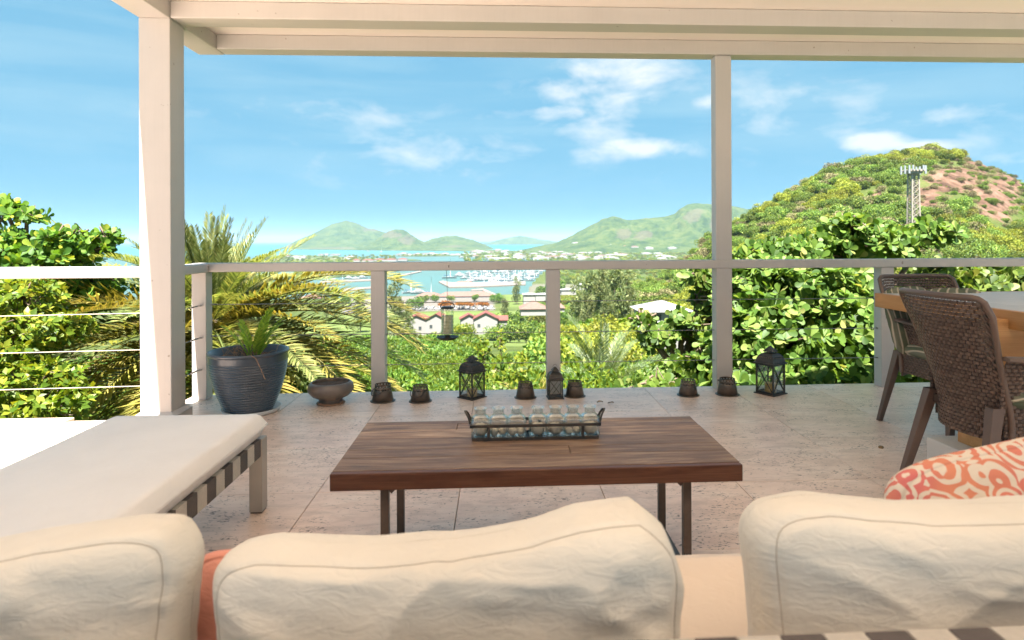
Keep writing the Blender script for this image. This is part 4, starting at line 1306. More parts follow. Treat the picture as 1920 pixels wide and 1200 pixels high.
# ---------------------------------------------------------------- lanterns
def lantern(label, base, W, Hb, rz, cap, pane_mat='pane', candle=None, seethru=True):
    # W width of the body, Hb height of the glazed body
    t = thing('lantern', label, 'lantern', base, rz, 'black metal lanterns along the railing')
    h = W / 2
    mt = M['iron']
    MB().bx((-h * 1.16, -h * 1.16, 0), (h * 1.16, h * 1.16, W * 0.05)).obj('base', mt, t, bevel=0.002)
    z0, z1 = W * 0.05, Hb
    p = W * 0.065
    for sx in (-1, 1):
        for sy in (-1, 1):
            MB().bx((sx * h - sx * p, sy * h - sy * p, z0), (sx * h, sy * h, z1)).obj('corner_post', mt, t)
    b = MB()
    for k in range(4):
        R = Matrix.Rotation(k * math.pi / 2, 4, 'Z')
        q = MB()
        q.bx((-h + p, -h + 0.001, z0), (h - p, -h + p * 0.7, z0 + W * 0.09))
        q.bx((-h + p, -h + 0.001, z1 - W * 0.07), (h - p, -h + p * 0.7, z1))
        o = q.obj('rail', mt, t)
        o.rotation_euler.z = k * math.pi / 2
        x = MB()
        x.bar((-h + p, -h + p * 0.45, z0 + W * 0.09), (h - p, -h + p * 0.45, z1 - W * 0.07), p * 0.55, p * 0.5)
        x.bar((h - p, -h + p * 0.3, z0 + W * 0.09), (-h + p, -h + p * 0.3, z1 - W * 0.07), p * 0.55, p * 0.5)
        o = x.obj('cross_bar', mt, t)
        o.rotation_euler.z = k * math.pi / 2
        g = MB().add([(-h + p, -h + p * 0.85, z0), (h - p, -h + p * 0.85, z0), (h - p, -h + p * 0.85, z1), (-h + p, -h + p * 0.85, z1)], [(0, 1, 2, 3)])
        o = g.obj('glass_pane', M[pane_mat], t)
        o.rotation_euler.z = k * math.pi / 2
    MB().bx((-h * 1.2, -h * 1.2, z1 + 0.0005), (h * 1.2, h * 1.2, z1 + W * 0.055)).obj('cornice', mt, t, bevel=0.002)
    # domed four sided roof
    zr = z1 + W * 0.055
    prof = [(1.02, 0.0), (1.0, 0.10), (0.93, 0.24), (0.80, 0.36), (0.62, 0.45), (0.42, 0.50)]
    r = MB()
    R = []
    for f, z in prof:
        R.append([(-h * f, -h * f, zr + z * W * 0.95), (h * f, -h * f, zr + z * W * 0.95), (h * f, h * f, zr + z * W * 0.95), (-h * f, h * f, zr + z * W * 0.95)])
    r.grid(np.array(R).transpose(1, 0, 2), True, False).add(R[-1], [(0, 1, 2, 3)])
    r.obj('roof', mt, t)
    # row of small vent holes: dark beads sunk in the dome, plus the bars between them
    v = MB()
    for k in range(4):
        c, s = math.cos(k * math.pi / 2), math.sin(k * math.pi / 2)
        for i in range(7):
            x = (i - 3) * h * 0.22
            f = 0.885
            y = -h * f * 1.005
            zz = zr + 0.285 * W * 0.95
            for dx, dz in ((0, 0),):
                xx = x
                v.box((xx * c - y * s, xx * s + y * c, zz), (W * 0.03 if abs(c) > .5 else W * 0.05, W * 0.05 if abs(c) > .5 else W * 0.03, W * 0.05))
    stuff(v.obj('vent_hole', M['bronze'], t))
    zt = zr + 0.50 * W * 0.95
    # raised cap on little legs with a ring
    cw = h * 0.52
    for sx in (-1, 1):
        for sy in (-1, 1):
            MB().bx((sx * cw * 0.7 - p * .2, sy * cw * 0.7 - p * .2, zt - 0.002), (sx * cw * 0.7 + p * .2, sy * cw * 0.7 + p * .2, zt + W * 0.07)).obj('cap_leg', mt, t)
    R = []
    for f, z in ((1.0, 0.055), (0.98, 0.085), (0.62, 0.20), (0.16, 0.31), (0.09, 0.345)):
        k = cw * f
        R.append([(-k, -k, zt + z * W), (k, -k, zt + z * W), (k, k, zt + z * W), (-k, k, zt + z * W)])
    b = MB().grid(np.array(R).transpose(1, 0, 2), True, False).add(R[-1], [(0, 1, 2, 3)]).add(R[0], [(3, 2, 1, 0)])
    b.obj('cap', mt, t)
    MB().tube([(0.022 * W / .15 * math.cos(a), 0, zt + 0.35 * W + 0.022 * W / .15 * math.sin(a)) for a in np.linspace(0, 2 * math.pi, 13)], W * 0.012, 6, caps=False).obj('ring', mt, t)
    if candle:
        q = MB().lathe([(0, 0), (W * 0.27, 0), (W * 0.285, W * 0.03), (W * 0.285, W * candle[1] * 0.93), (W * 0.26, W * candle[1]), (W * 0.12, W * candle[1] - 0.004), (0, W * candle[1] - 0.006)], 24)
        o = q.obj('candle', M['wax'], None, Vector(base) + Vector((0, 0, W * 0.05)))
        MB().tube([(0, 0, W * candle[1] - 0.006), (0.001, 0, W * candle[1] + 0.008)], 0.001, 5).obj('wick', M['iron'], o)
        tag(o, candle[0], 'candle', 'candles inside the lanterns')
        # glass cup round the candle
        MB().lathe([(W * 0.30, 0.0), (W * 0.31, W * 0.5)], 24).obj('glass_cup', M['pane'], o)
    return t
c1 = on(884, 752, 0)
lantern('black lantern with yellow candle, standing below the bird feeder', (c1.x + 0.0, c1.y + 0.105, 0), 0.128, 0.185, math.radians(45 + 3), 0, candle=('yellow candle in the lantern below the bird feeder', 0.42))
c2 = on(1041, 749, 0)
lantern('small slender black lantern squeezed between two tin shades', (c2.x + 0.004, c2.y + 0.05, 0), 0.098, 0.132, math.radians(4), 0)
c3 = on(1462, 744, 0)
lantern('largest lantern, standing alone near the wicker chairs with an amber candle', (c3.x - 0.02, c3.y + 0.105, 0), 0.142, 0.215, math.radians(32), 0, candle=('amber candle in the lantern near the chairs', 0.48))

# ---------------------------------------------------------------- tin candle shades
def shade(label, px, py, wpx, hand, k):
    base = on(px, py, 0)
    dep = base.y
    R = wpx * dep / F / 2
    c = (base.x, base.y + R * 0.95, 0)
    t = thing('tin_shade', label, 'candle shade', c, k * 1.3, 'pierced tin shades along the railing')
    Hh = R * 1.42
    n = 32
    r0, r1 = R * 0.93, R * 0.66
    zs = [0.004, Hh * 0.62, Hh * 0.70, Hh * 0.76, Hh * 0.88, Hh * 0.95, Hh]
    def rad(z):
        return r0 + (r1 - r0) * z / Hh
    b = MB()
    P = [[(rad(z) * math.cos(2 * math.pi * i / n), rad(z) * math.sin(2 * math.pi * i / n), z) for z in zs] for i in range(n)]
    V = np.array(P).reshape(-1, 3)
    fs = []
    m = len(zs)
    for i in range(n):
        for j in range(m - 1):
            if j == 2 and i % 2 == 0:
                continue                      # lower ring of slots
            if j == 4 and i % 2 == 1:
                continue                      # upper ring of holes
            i2 = (i + 1) % n
            fs.append((i * m + j, i2 * m + j, i2 * m + j + 1, i * m + j + 1))
    b.add(V, fs, True)
    o = b.obj('shade_body', M['bronze'], t)
    s = o.modifiers.new('sheet', 'SOLIDIFY')
    s.thickness = 0.0014
    MB().lathe([(r0 * 0.96, 0.0), (R * 1.06, 0.0), (R * 1.07, 0.003), (r0 * 0.97, 0.006)], n).obj('foot_rim', M['bronze'], t)
    MB().lathe([(r1 * 1.0, Hh - 0.002), (r1 * 1.05, Hh + 0.001), (r1 * 1.0, Hh + 0.004), (r1 * 0.93, Hh + 0.001), (r1 * 1.0, Hh - 0.002)], n).obj('top_rim', M['bronze'], t)
    if hand:
        a0 = -math.pi / 2 - k * 1.3 + hand[0]
        q = []
        for kx in np.linspace(-1, 1, 15):
            ang = a0 + kx * 1.25
            z = Hh * (0.80 - hand[1] * (1 - kx * kx))
            rr = rad(z) + 0.006 + 0.008 * (1 - kx * kx)
            q.append((rr * math.cos(ang), rr * math.sin(ang), z))
        MB().tube(q, 0.0028, 6).obj('handle', M['iron'], t)
    return t
shade('tin shade with a thick handle, in front of the second railing post', 714, 757, 44, (-0.9, 0.35), 0)
shade('tin shade with a drooping wire handle, just left of the candle lantern', 786, 757, 41, (-0.5, 0.42), 1)
shade('plain tin shade just left of the small slender lantern', 986, 750, 40, None, 2)
shade('plain tin shade touching the right side of the small slender lantern', 1080, 747, 39, None, 3)
shade('tin shade left of the slim roof post, handle end poking out at its side', 1296, 745, 40, (2.2, 0.3), 4)
shade('tin shade in front of the slim roof post with a raised loop handle', 1371, 744, 43, (-1.3, -0.1), 5)

# ---------------------------------------------------------------- blue pot with fern, saucer; shallow bowl
def build_pot():
    c = on(472, 768, 0)
    R = 139 * 4.15 / F / 2
    base = Vector((c.x, 4.23, 0))
    s = thing('saucer', 'pale round plastic saucer under the big blue pot', 'saucer', (base.x + 0.015, base.y, 0))
    MB().lathe([(0, 0.004), (R * 0.66, 0.004), (R * 0.74, 0.030), (R * 0.765, 0.031), (R * 0.68, 0.0), (0, 0.0)], 48).obj('dish', M['saucer'], s)
    t = thing('planter_pot', 'big dark blue ribbed glazed pot in the corner of the railing', 'pot', (base.x, base.y, 0.0045))
    Hh = 0.395
    prof = [(0, 0.0), (R * 0.58, 0.0), (R * 0.60, 0.004)]
    n = 150
    for k in range(n + 1):
        u = k / n
        r = R * (0.60 + 0.40 * (1 - (1 - u) ** 1.9))
        rib = 0.0
        if 0.05 < u < 0.90:
            rib = 0.0032 * math.cos(2 * math.pi * (u - 0.05) / 0.85 * 19)
        prof.append((r * 0.985 + rib, 0.006 + u * (Hh - 0.03)))
    prof += [(R * 1.0, Hh - 0.022), (R * 1.025, Hh - 0.014), (R * 1.02, Hh - 0.002), (R * 0.99, Hh), (R * 0.94, Hh - 0.004), (R * 0.90, Hh - 0.06), (R * 0.85, Hh - 0.10)]
    MB().lathe(prof, 72).obj('pot_body', M['pot'], t)
    so = MB()
    nr, na = 12, 40
    P = np.zeros((na, nr, 3))
    for i in range(na):
        for j in range(nr):
            rr = R * 0.89 * j / (nr - 1)
            a = 2 * math.pi * i / na
            P[i, j] = (rr * math.cos(a), rr * math.sin(a), Hh - 0.055)
    P[..., 2] += 0.02 * fbm(P, 12, 3) + 0.015 * (1 - (np.hypot(P[..., 0], P[..., 1]) / R) ** 2)
    so.grid(P, True).obj('soil', M['soil'], t)
    r = random.Random(9)
    tw = thing('dead_plant', 'tangle of dry brown stems on the soil of the blue pot', 'dead plant', (base.x, base.y, Hh - 0.04))
    for k in range(46):
        a = r.uniform(0, 6.28)
        q = r.uniform(0.0, R * 0.7)
        p = Vector((q * math.cos(a), q * math.sin(a), 0.0))
        d = Vector((r.uniform(-1, 1), r.uniform(-1, 1), r.uniform(0.2, 1.1))).normalized()
        L = r.uniform(0.05, 0.13)
        MB().tube([p, p + d * L * 0.5 + Vector((0, 0, 0.008)), p + d * L], 0.0016, 4).obj('stem', M['twig'], tw)
    p = [(0.07, -R * 0.80, 0.0), (0.10, -R * 0.93, 0.045), (0.135, -R * 1.02, 0.03), (0.165, -R * 1.04, -0.03), (0.19, -R * 1.0, -0.10)]
    MB().tube(p, 0.0025, 5).obj('stem', M['twig'], tw)
    return base, R, Hh
POT = build_pot()

def build_bowl():
    c = on(613, 763, 0)
    R = 86 * 4.25 / F / 2
    base = (c.x, c.y + 0.10, 0)
    t = thing('planter_bowl', 'shallow brown stoneware bowl of soil on a low foot, left of the tin shades', 'bowl', base)
    MB().lathe([(0, 0.0), (R * 0.60, 0.0), (R * 0.615, 0.006), (R * 0.58, 0.012), (0, 0.012)], 40).obj('clay_foot', M['clay'], t)
    k = R
    MB().lathe([(0, 0.0125), (k * 0.52, 0.0125), (k * 0.50, 0.026), (k * 0.53, 0.036), (k * 0.80, 0.055), (k * 0.97, 0.085), (k * 1.0, 0.105), (k * 0.96, 0.132), (k * 0.86, 0.146), (k * 0.82, 0.147), (k * 0.80, 0.141), (k * 0.84, 0.125), (k * 0.84, 0.11)], 48).obj('bowl_body', M['bowl'], t)
    P = np.zeros((36, 10, 3))
    for i in range(36):
        for j in range(10):
            P[i, j] = (k * 0.84 * j / 9 * math.cos(2 * math.pi * i / 36), k * 0.84 * j / 9 * math.sin(2 * math.pi * i / 36), 0.130)
    P[..., 2] += 0.014 * fbm(P, 18, 3)
    MB().grid(P, True).obj('soil', M['soil'], t)
build_bowl()

# ---------------------------------------------------------------- bird feeder hung from the rail
def build_feeder():
    Y = 4.80
    top = aty(841, 497, RY + 0.062)
    x = aty(839, 600, Y).x
    t = thing('bird_feeder', 'clear tube bird feeder with dark cap and wide seed tray hanging beyond the railing', 'bird feeder', (x, Y, 0))
    zt, zb, zc = aty(839, 578, Y).z, aty(839, 628, Y).z, aty(839, 634, Y).z
    rt = 11.5 * Y / F
    MB().lathe([(rt * 0.97, zb), (rt, zb + 0.01), (rt, zt)], 28).obj('tube', M['feeder'], t)
    MB().lathe([(rt * 0.9, zb + 0.01), (rt * 0.9, zb + (zt - zb) * 0.72), (0, zb + (zt - zb) * 0.74)], 20).obj('seed', M['smoke'], t)
    for k in range(9):
        z = zb + (zt - zb) * (k + 0.5) / 9
        MB().lathe([(rt * 1.0, z - 0.002), (rt * 1.05, z), (rt * 1.0, z + 0.002)], 24).obj('band', M['feeder'], t)
    MB().lathe([(rt * 1.05, zt - 0.002), (rt * 1.08, zt + 0.006), (rt * 0.9, zt + 0.012), (0, zt + 0.014)], 24).obj('cap', M['iron'], t)
    MB().lathe([(0, zb), (rt * 0.45, zb), (rt * 0.5, zb - 0.016), (rt * 0.9, zb - 0.02)], 20).obj('base_neck', M['iron'], t)
    MB().lathe([(0, zc - 0.012), (rt * 1.2, zc - 0.010), (rt * 1.8, zc + 0.008), (rt * 1.8, zc + 0.012), (rt * 1.2, zc - 0.004), (0, zc - 0.004)], 32).obj('tray', M['iron'], t)
    MB().tube([(rt * 1.2, 0, zt + 0.004), (rt * 1.0, 0, zt + 0.032), (0, 0, zt + 0.045), (-rt * 1.0, 0, zt + 0.032), (-rt * 1.2, 0, zt + 0.004)], 0.004, 6).obj('bail', M['iron'], t)
    zr = RTOP - 0.03
    MB().tube([(0, 0, zt + 0.045), (0.002, -0.05, zr - 0.12), (0, RY + 0.064 - Y, zr)], 0.0018, 5).obj('wire', M['steel'], t)
    h = tag(MB().tube([(0, -0.003, 0), (0.0, -0.014, 0.0), (0, -0.022, -0.006), (0, -0.018, -0.016), (0, -0.010, -0.014)], 0.0028, 6).obj('rail_hook', M['iron'], None, (aty(842, 500, RY - 0.06).x, RY - 0.06, 0.925)),
        'small dark hook screwed into the rail above the bird feeder', 'hook')
build_feeder()

# ---------------------------------------------------------------- fallen leaves on the floor
def build_litter():
    r = random.Random(4)
    for k, (px, py) in enumerate([(1125, 756), (1145, 757)]):
        p = on(px, py, 0.002)
        q = MB()
        L, w = 0.045, 0.014
        V = []
        for i in range(6):
            u = i / 5
            hw = w * math.sin(math.pi * min(max(u, 0.05), 0.97))
            z = 0.004 + 0.006 * math.sin(3 * u + k)
            V.append([(L * (u - 0.5), -hw, z + 0.005), (L * (u - 0.5), 0, z), (L * (u - 0.5), hw, z + 0.006)])
        o = q.grid(np.array(V)).obj('dry_leaf', M['dry_leaf'], None, p)
        o.rotation_euler.z = 0.3 + k * 2.2
        tag(o, ['curled dry leaf on the floor right of the tin shades', 'second dry leaf lying a hand right of the first'][k], 'leaf')
    p = on(1652, 840, 0.0)
    o = MB().lathe([(0, 0), (0.012, 0.0), (0.014, 0.005), (0.011, 0.010), (0, 0.011)], 12).obj('seed_pod', M['dry_leaf'], None, p)
    tag(o, 'tiny dark seed pod on the bare floor left of the near chair', 'seed pod')
build_litter()
# ---------------------------------------------------------------- houses, boats, cars round the bay
def m_roof(name, c):
    return m_plain(name, c, 0.8, var=0.18, scale=0.6, bmp=0.3, bscale=2.5)
M['red_roof'] = m_roof('red_tile_roof', (0.13, 0.038, 0.029))
M['pink_roof'] = m_roof('faded_pink_roof', (0.14, 0.075, 0.058))
M['grey_roof'] = m_roof('pale_grey_roof', (0.22, 0.22, 0.215))
M['white_wall'] = m_plain('white_render', (0.26, 0.25, 0.24), 0.8, var=0.04, scale=0.4, bmp=0.05)
M['glass_dark'] = m_plain('dark_window', (0.045, 0.055, 0.06), 0.2, var=0.2, scale=1, bmp=0)
M['boat_white'] = m_plain('white_gelcoat', (0.32, 0.32, 0.32), 0.3, var=0.03, scale=1, bmp=0)
M['boat_blue'] = m_plain('navy_canvas', (0.05, 0.09, 0.16), 0.6, var=0.1, scale=1, bmp=0)
M['mast'] = m_plain('pale_mast', (0.5, 0.5, 0.5), 0.4, 0.2, bmp=0)
M['dock'] = m_plain('pale_dock', (0.15, 0.125, 0.105), 0.9, var=0.12, scale=0.4, bmp=0.1)
M['car_white'] = m_plain('white_car', (0.32, 0.32, 0.32), 0.3, var=0.02, bmp=0)
M['car_red'] = m_plain('red_car', (0.42, 0.04, 0.04), 0.3, var=0.02, bmp=0)
M['car_dark'] = m_plain('dark_car', (0.06, 0.065, 0.07), 0.3, var=0.02, bmp=0)
M['tyre'] = m_plain('tyre', (0.03, 0.03, 0.03), 0.8, bmp=0)
M['tower_metal'] = m_plain('galvanised', (0.36, 0.31, 0.255), 0.6, 0.2, var=0.1, bmp=0)
M['antenna'] = m_plain('pale_antenna', (0.24, 0.265, 0.28), 0.5, var=0.04, bmp=0)

def gz(p):
    return float(ground_z(np.array([p.x]), np.array([p.y]), True)[0])
def gable(t, W, D, H, R, wall='white_wall', roof='red_roof', ov=0.5, off=(0, 0), axis='x'):
    # walls with gable ends facing the viewer (axis y ridge) or a ridge along x
    ox, oy = off
    w, d = W / 2, D / 2
    b = MB()
    v = [(-w, -d, 0), (w, -d, 0), (w, d, 0), (-w, d, 0), (-w, -d, H), (w, -d, H), (w, d, H), (-w, d, H)]
    if axis == 'y':
        v += [(0, -d, H + R), (0, d, H + R)]
        f = [(0, 1, 5, 8, 4), (2, 3, 7, 9, 6), (1, 2, 6, 5), (3, 0, 4, 7)]
    else:
        v += [(-w, 0, H + R), (w, 0, H + R)]
        f = [(0, 1, 5, 4), (2, 3, 7, 6), (1, 2, 6, 9, 5), (3, 0, 4, 8, 7)]
    b.add([(x + ox, y + oy, z) for x, y, z in v], f)
    wo = b.obj('wall', M[wall], t)
    r = MB()
    k = R / (w if axis == 'y' else d)
    th = 0.28
    for s in (-1, 1):
        if axis == 'y':
            q = [(s * (w + ov), -d - ov, H - k * ov), (0, -d - ov, H + R), (0, d + ov, H + R), (s * (w + ov), d + ov, H - k * ov)]
        else:
            q = [(-w - ov, s * (d + ov), H - k * ov), (-w - ov, 0, H + R), (w + ov, 0, H + R), (w + ov, s * (d + ov), H - k * ov)]
        q = [(x + ox, y + oy, z + 0.03) for x, y, z in q]
        r.add(q + [(x, y, z + th) for x, y, z in q], [(0, 1, 2, 3), (7, 6, 5, 4), (0, 4, 5, 1), (1, 5, 6, 2), (2, 6, 7, 3), (3, 7, 4, 0)])
    r.obj('roof', M[roof], t)
    return wo
def hip(t, W, D, H, R, wall='white_wall', roof='red_roof', ov=0.6, off=(0, 0)):
    ox, oy = off
    w, d = W / 2, D / 2
    MB().bx((ox - w, oy - d, 0), (ox + w, oy + d, H)).obj('wall', M[wall], t)
    a, c = w + ov, d + ov
    if W >= D:
        e = [(-(w - d) - 0.01, 0), ((w - d) + 0.01, 0)]
    else:
        e = [(0, -(d - w) - 0.01), (0, (d - w) + 0.01)]
    v = [(-a, -c, H), (a, -c, H), (a, c, H), (-a, c, H), (*e[0], H + R), (*e[1], H + R)]
    if W >= D:
        f = [(0, 1, 5, 4), (1, 2, 5), (2, 3, 4, 5), (3, 0, 4), (3, 2, 1, 0)]
    else:
        f = [(0, 1, 4), (1, 2, 5, 4), (2, 3, 5), (3, 0, 4, 5), (3, 2, 1, 0)]
    MB().add([(x + ox, y + oy, z + 0.02) for x, y, z in v], f).obj('roof', M[roof], t)
def windows(t, spots, y, w=1.1, h=1.3, frame=True):
    for x, z in spots:
        o = MB().bx((x - w / 2, y - 0.06, z - h / 2), (x + w / 2, y - 0.01, z + h / 2)).obj('window', M['glass_dark'], t)
        fr = MB()
        for a, b_ in (((x - w / 2 - .1, y - .09, z - h / 2 - .1), (x - w / 2, y - .02, z + h / 2 + .1)), ((x + w / 2, y - .09, z - h / 2 - .1), (x + w / 2 + .1, y - .02, z + h / 2 + .1)),
                      ((x - w / 2, y - .09, z + h / 2), (x + w / 2, y - .02, z + h / 2 + .1)), ((x - w / 2, y - .09, z - h / 2 - .1), (x + w / 2, y - .02, z - h / 2))):
            fr.bx(a, b_)
        fr.obj('frame', M['white_wall'], o)
def house(label, pxl, pxr, py_ridge, dep, H, R, kind='gable', D=None, rz=0.0, roof='red_roof', wall='white_wall', wins=(), axis='y', name='house', zb=None):
    a, b = at(pxl, 450, dep), at(pxr, 450, dep)
    W = (b - a).length
    c = (a + b) / 2
    top = at((pxl + pxr) / 2, py_ridge, dep).z
    D = D or W * 0.8
    base = top - H - R
    t = thing(name, label, 'house' if name == 'house' else 'building', (c.x, c.y + D / 2, base), rz - YAW * 0)
    if kind == 'gable':
        gable(t, W, D, H, R, wall, roof, axis=axis)
    else:
        hip(t, W, D, H, R, wall, roof)
    windows(t, wins, -D / 2)
    return t
# the white villas with red gables below the slope
house('white villa with red gable roof, leftmost of the row below the slope', 753, 806, 592, 262, 6.4, 2.3, wins=[(1.6, 3.6)])
house('white villa with red gable roof, directly left of the bird feeder tube', 799, 838, 589, 258, 6.2, 2.2, wins=[(-2.0, 3.4)], rz=-0.12)
house('white villa with small red gable roof, directly right of the bird feeder tube', 862, 893, 590, 266, 6.0, 1.8, wins=[(2.3, 3.6)], rz=0.1)
house('white villa with broad red gable roof, rightmost of the row below the slope', 888, 932, 587, 262, 6.3, 2.4, wins=[(-2.8, 3.6)])
house('low link building with pale red roof at the right end of the villas', 929, 950, 594, 270, 4.6, 1.4, axis='x', D=6)
# shops with long faded roofs behind the orange trees
def shops(label, pxl, pxr, py, dep, roof, H=4.2, R=3.4):
    return house(label, pxl, pxr, py, dep, H, R, 'hip', D=16, roof=roof, name='shop_building')
shops('long shop building with faded pink roof behind the orange flame trees', 820, 925, 548, 640, 'pink_roof', 3.4, 4.0)
shops('shop building with pink roof between the round tree and the orange trees', 780, 826, 549, 655, 'pink_roof')
shops('white walled building with dull pink roof left of the round green tree', 560, 600, 553, 640, 'pink_roof')
shops('small building with pink roof behind the casuarina, left of the second railing post', 640, 690, 556, 650, 'pink_roof')
house('white flat roofed boathouse at the right of the orange trees', 981, 1003, 551, 420, 7.5, 0.6, 'hip', D=12, roof='grey_roof', name='boat_house')
house('long low house with pale grey roof right of the boathouse', 1004, 1050, 550, 470, 5.0, 0.9, 'hip', D=10, roof='grey_roof')
house('house with dusty pink hip roof among the trees, left of the third railing post', 976, 1026, 566, 300, 3.0, 3.4, 'hip', D=13, roof='pink_roof')
house('house with pink roof glimpsed just right of the third railing post', 1036, 1058, 566, 330, 4.5, 3.2, 'hip', D=12, roof='pink_roof')
house('white house with broad pale hip roof, half hidden behind the glossy branches', 1207, 1296, 567, 92, 2.6, 1.35, 'hip', D=7, roof='grey_roof', wins=[(-1.5, 1.6), (1.2, 1.6)])
house('white garden house with pale roof low behind the glossy branches', 1212, 1320, 606, 74, 2.2, 0.7, 'hip', D=4, roof='grey_roof')
house('small white house among the trees below the far end of the railing gap', 1086, 1116, 530, 560, 4.5, 2.0, 'hip', D=10, roof='grey_roof')
house('white long roof among the trees right of the third post', 1052, 1080, 541, 520, 4.0, 1.2, 'hip', D=10, roof='grey_roof')

# red roofed waterfront villas, far
rr = random.Random(12)
def far_house(px, py, wpx, roof, label, group, Hm=4.5, Rm=2.2, kind='hip', zb=SEA + 1.6, dep=None):
    d = dep or (EYE - zb - 0.0) / ((py - CY + (px - CX) * ROLL) / F)
    a = at(px, 450, d)
    W = wpx * d / F
    t = thing('house', label, 'house', (a.x, a.y, zb), rr.uniform(-0.25, 0.25), group)
    D = W * 0.7
    if kind == 'hip':
        hip(t, W, D, Hm, Rm, roof=roof, ov=0.4)
    else:
        gable(t, W, D, Hm, Rm, roof=roof, axis='x')
    if d < 1600:
        windows(t, [(-W * 0.28, Hm * 0.55), (0, Hm * 0.55), (W * 0.28, Hm * 0.55)], -D / 2, W * 0.10, Hm * 0.35)
    return t
for px, py, w in ((612, 517, 22), (630, 513, 20), (648, 512, 18), (684, 514, 22), (726, 508, 26), (745, 506, 24), (767, 503, 22)):
    far_house(px, py, w, 'red_roof', 'red roofed waterfront villa with boats moored before it', 'red roofed villas on the near quay', 5.0, 2.6)
for px, py, w in ((690, 491, 22), (712, 490, 20), (733, 490, 22), (755, 489, 18), (668, 491, 14)):
    far_house(px, py, w, 'red_roof', 'distant red roofed villa just above the railing', 'red roofed villas across the water', 5.0, 3.2)
for k in range(16):
    px = rr.uniform(500, 660)
    far_house(px, rr.uniform(478, 489), rr.uniform(9, 17), rr.choice(['grey_roof', 'white_wall', 'pink_roof']), 'distant pale villa on the left shore behind the palm', 'pale villas on the left shore', 4.2, 1.8)
for k in range(16):
    px = 745 + k * 10.2 + rr.uniform(-3, 3)
    far_house(px, rr.uniform(475.5, 479), rr.uniform(8, 14), rr.choice(['grey_roof', 'pink_roof', 'white_wall']), 'small pale villa on the thin strip of land in mid bay', 'villas on the mid bay strip', 4.0, 2.0)
for k in range(95):
    px = rr.uniform(885, 1265)
    py = rr.choice([rr.uniform(469, 474), rr.uniform(471, 478), rr.uniform(478, 488)])
    far_house(px, py, rr.uniform(8, 22) * (py - 455) / 22, rr.choice(['grey_roof', 'white_wall', 'grey_roof', 'pink_roof']), 'small white building of the flat town below the right hand ridge', 'white buildings of the flat town', 4.6, 2.0, dep=(EYE - SEA - 2.2) / ((py - CY + (px - CX) * ROLL) / F), zb=SEA + 2.2)
for px, py, d in ((1080, 457, 3150), (1096, 456, 3150), (1127, 447, 3200), (1197, 453, 3120), (1175, 463, 2950), (1190, 464, 2900), (1217, 466, 2850), (1260, 466, 2850), (1150, 460, 3000)):
    p = at(px, py, d)
    W = rr.uniform(22, 44)
    t = thing('house', 'lone pale house on the green slope of the right hand ridge', 'house', (p.x, p.y, p.z - 5), 0, 'houses on the far slope')
    hip(t, W, W * 0.6, 9, 3.5, roof=rr.choice(['grey_roof', 'white_wall', 'pink_roof']))

# boats
def hull(b, L, Bm, H, c=(0, 0, 0)):
    n = 9
    P = []
    for i in range(n):
        u = i / (n - 1)
        w = Bm / 2 * (1 - max(0, (u - 0.45) / 0.55) ** 2.2) * (0.85 + 0.15 * min(1, u * 4))
        sh = 0.12 * H * (u - 0.3) ** 2 * 4
        x = (u - 0.5) * L
        P.append([(x, -w, H + sh), (x + 0.0, -w * 0.72, 0), (x, 0, -0.2), (x, w * 0.72, 0), (x, w, H + sh)])
    b.grid(np.array(P) + np.array(c), smooth=True, flip=True)
    o = np.array(P)
    b.add(np.concatenate([o[:, 0], o[:, 4]]) + np.array(c), [(i, i + 1, n + i + 1, n + i) for i in range(n - 1)][::1])
    b.add(o[0] + np.array(c), [(0, 1, 2, 3, 4)])
def sailboat(L=12.0):
    t = thing('sailboat', 'white sailing yacht with bare mast moored in the marina', 'boat', (0, 0, 0), 0, 'sailing yachts in the marina')
    b = MB()
    hull(b, L, L * 0.30, 1.2)
    b.obj('hull', M['boat_white'], t)
    MB().bx((-L * 0.18, -L * 0.09, 1.2), (L * 0.16, L * 0.09, 1.75)).obj('cabin', M['boat_white'], t, bevel=0.1)
    MB().bx((-L * 0.16, -L * 0.0925, 1.40), (L * 0.10, L * 0.0925, 1.58)).obj('window', M['glass_dark'], t)
    MB().tube([(L * 0.08, 0, 1.2), (L * 0.08, 0, 1.2 * L + 2)], 0.16, 6).obj('mast', M['mast'], t)
    MB().tube([(L * 0.08, 0, 2.6), (-L * 0.34, 0, 2.8)], 0.26, 6).obj('boom', M['boat_blue'], t)
    MB().bx((-L * 0.40, -L * 0.09, 2.5), (-L * 0.2, L * 0.09, 2.58)).obj('awning', M['boat_blue'], t)
    return t
def motor_yacht(L=15.0):
    t = thing('motor_yacht', 'white motor cruiser with raised bridge moored in the marina', 'boat', (0, 0, 0), 0, 'motor boats in the marina')
    b = MB()
    hull(b, L, L * 0.30, 1.7)
    b.obj('hull', M['boat_white'], t)
    MB().box((-L * 0.05, 0, 2.4), (L * 0.52, L * 0.22, 1.5), taper=1.08).obj('cabin', M['boat_white'], t)
    MB().bx((-L * 0.26, -L * 0.118, 2.25), (L * 0.16, L * 0.118, 2.85)).obj('window', M['glass_dark'], t)
    MB().box((-L * 0.08, 0, 3.6), (L * 0.30, L * 0.19, 0.9), taper=1.1).obj('bridge', M['boat_white'], t)
    MB().bx((-L * 0.24, -L * 0.10, 4.5), (L * 0.08, L * 0.10, 4.6)).obj('hardtop', M['boat_white'], t)
    MB().tube([(-L * 0.1, 0, 4.6), (-L * 0.14, 0, 6.4)], 0.08, 5).obj('mast', M['mast'], t)
    return t
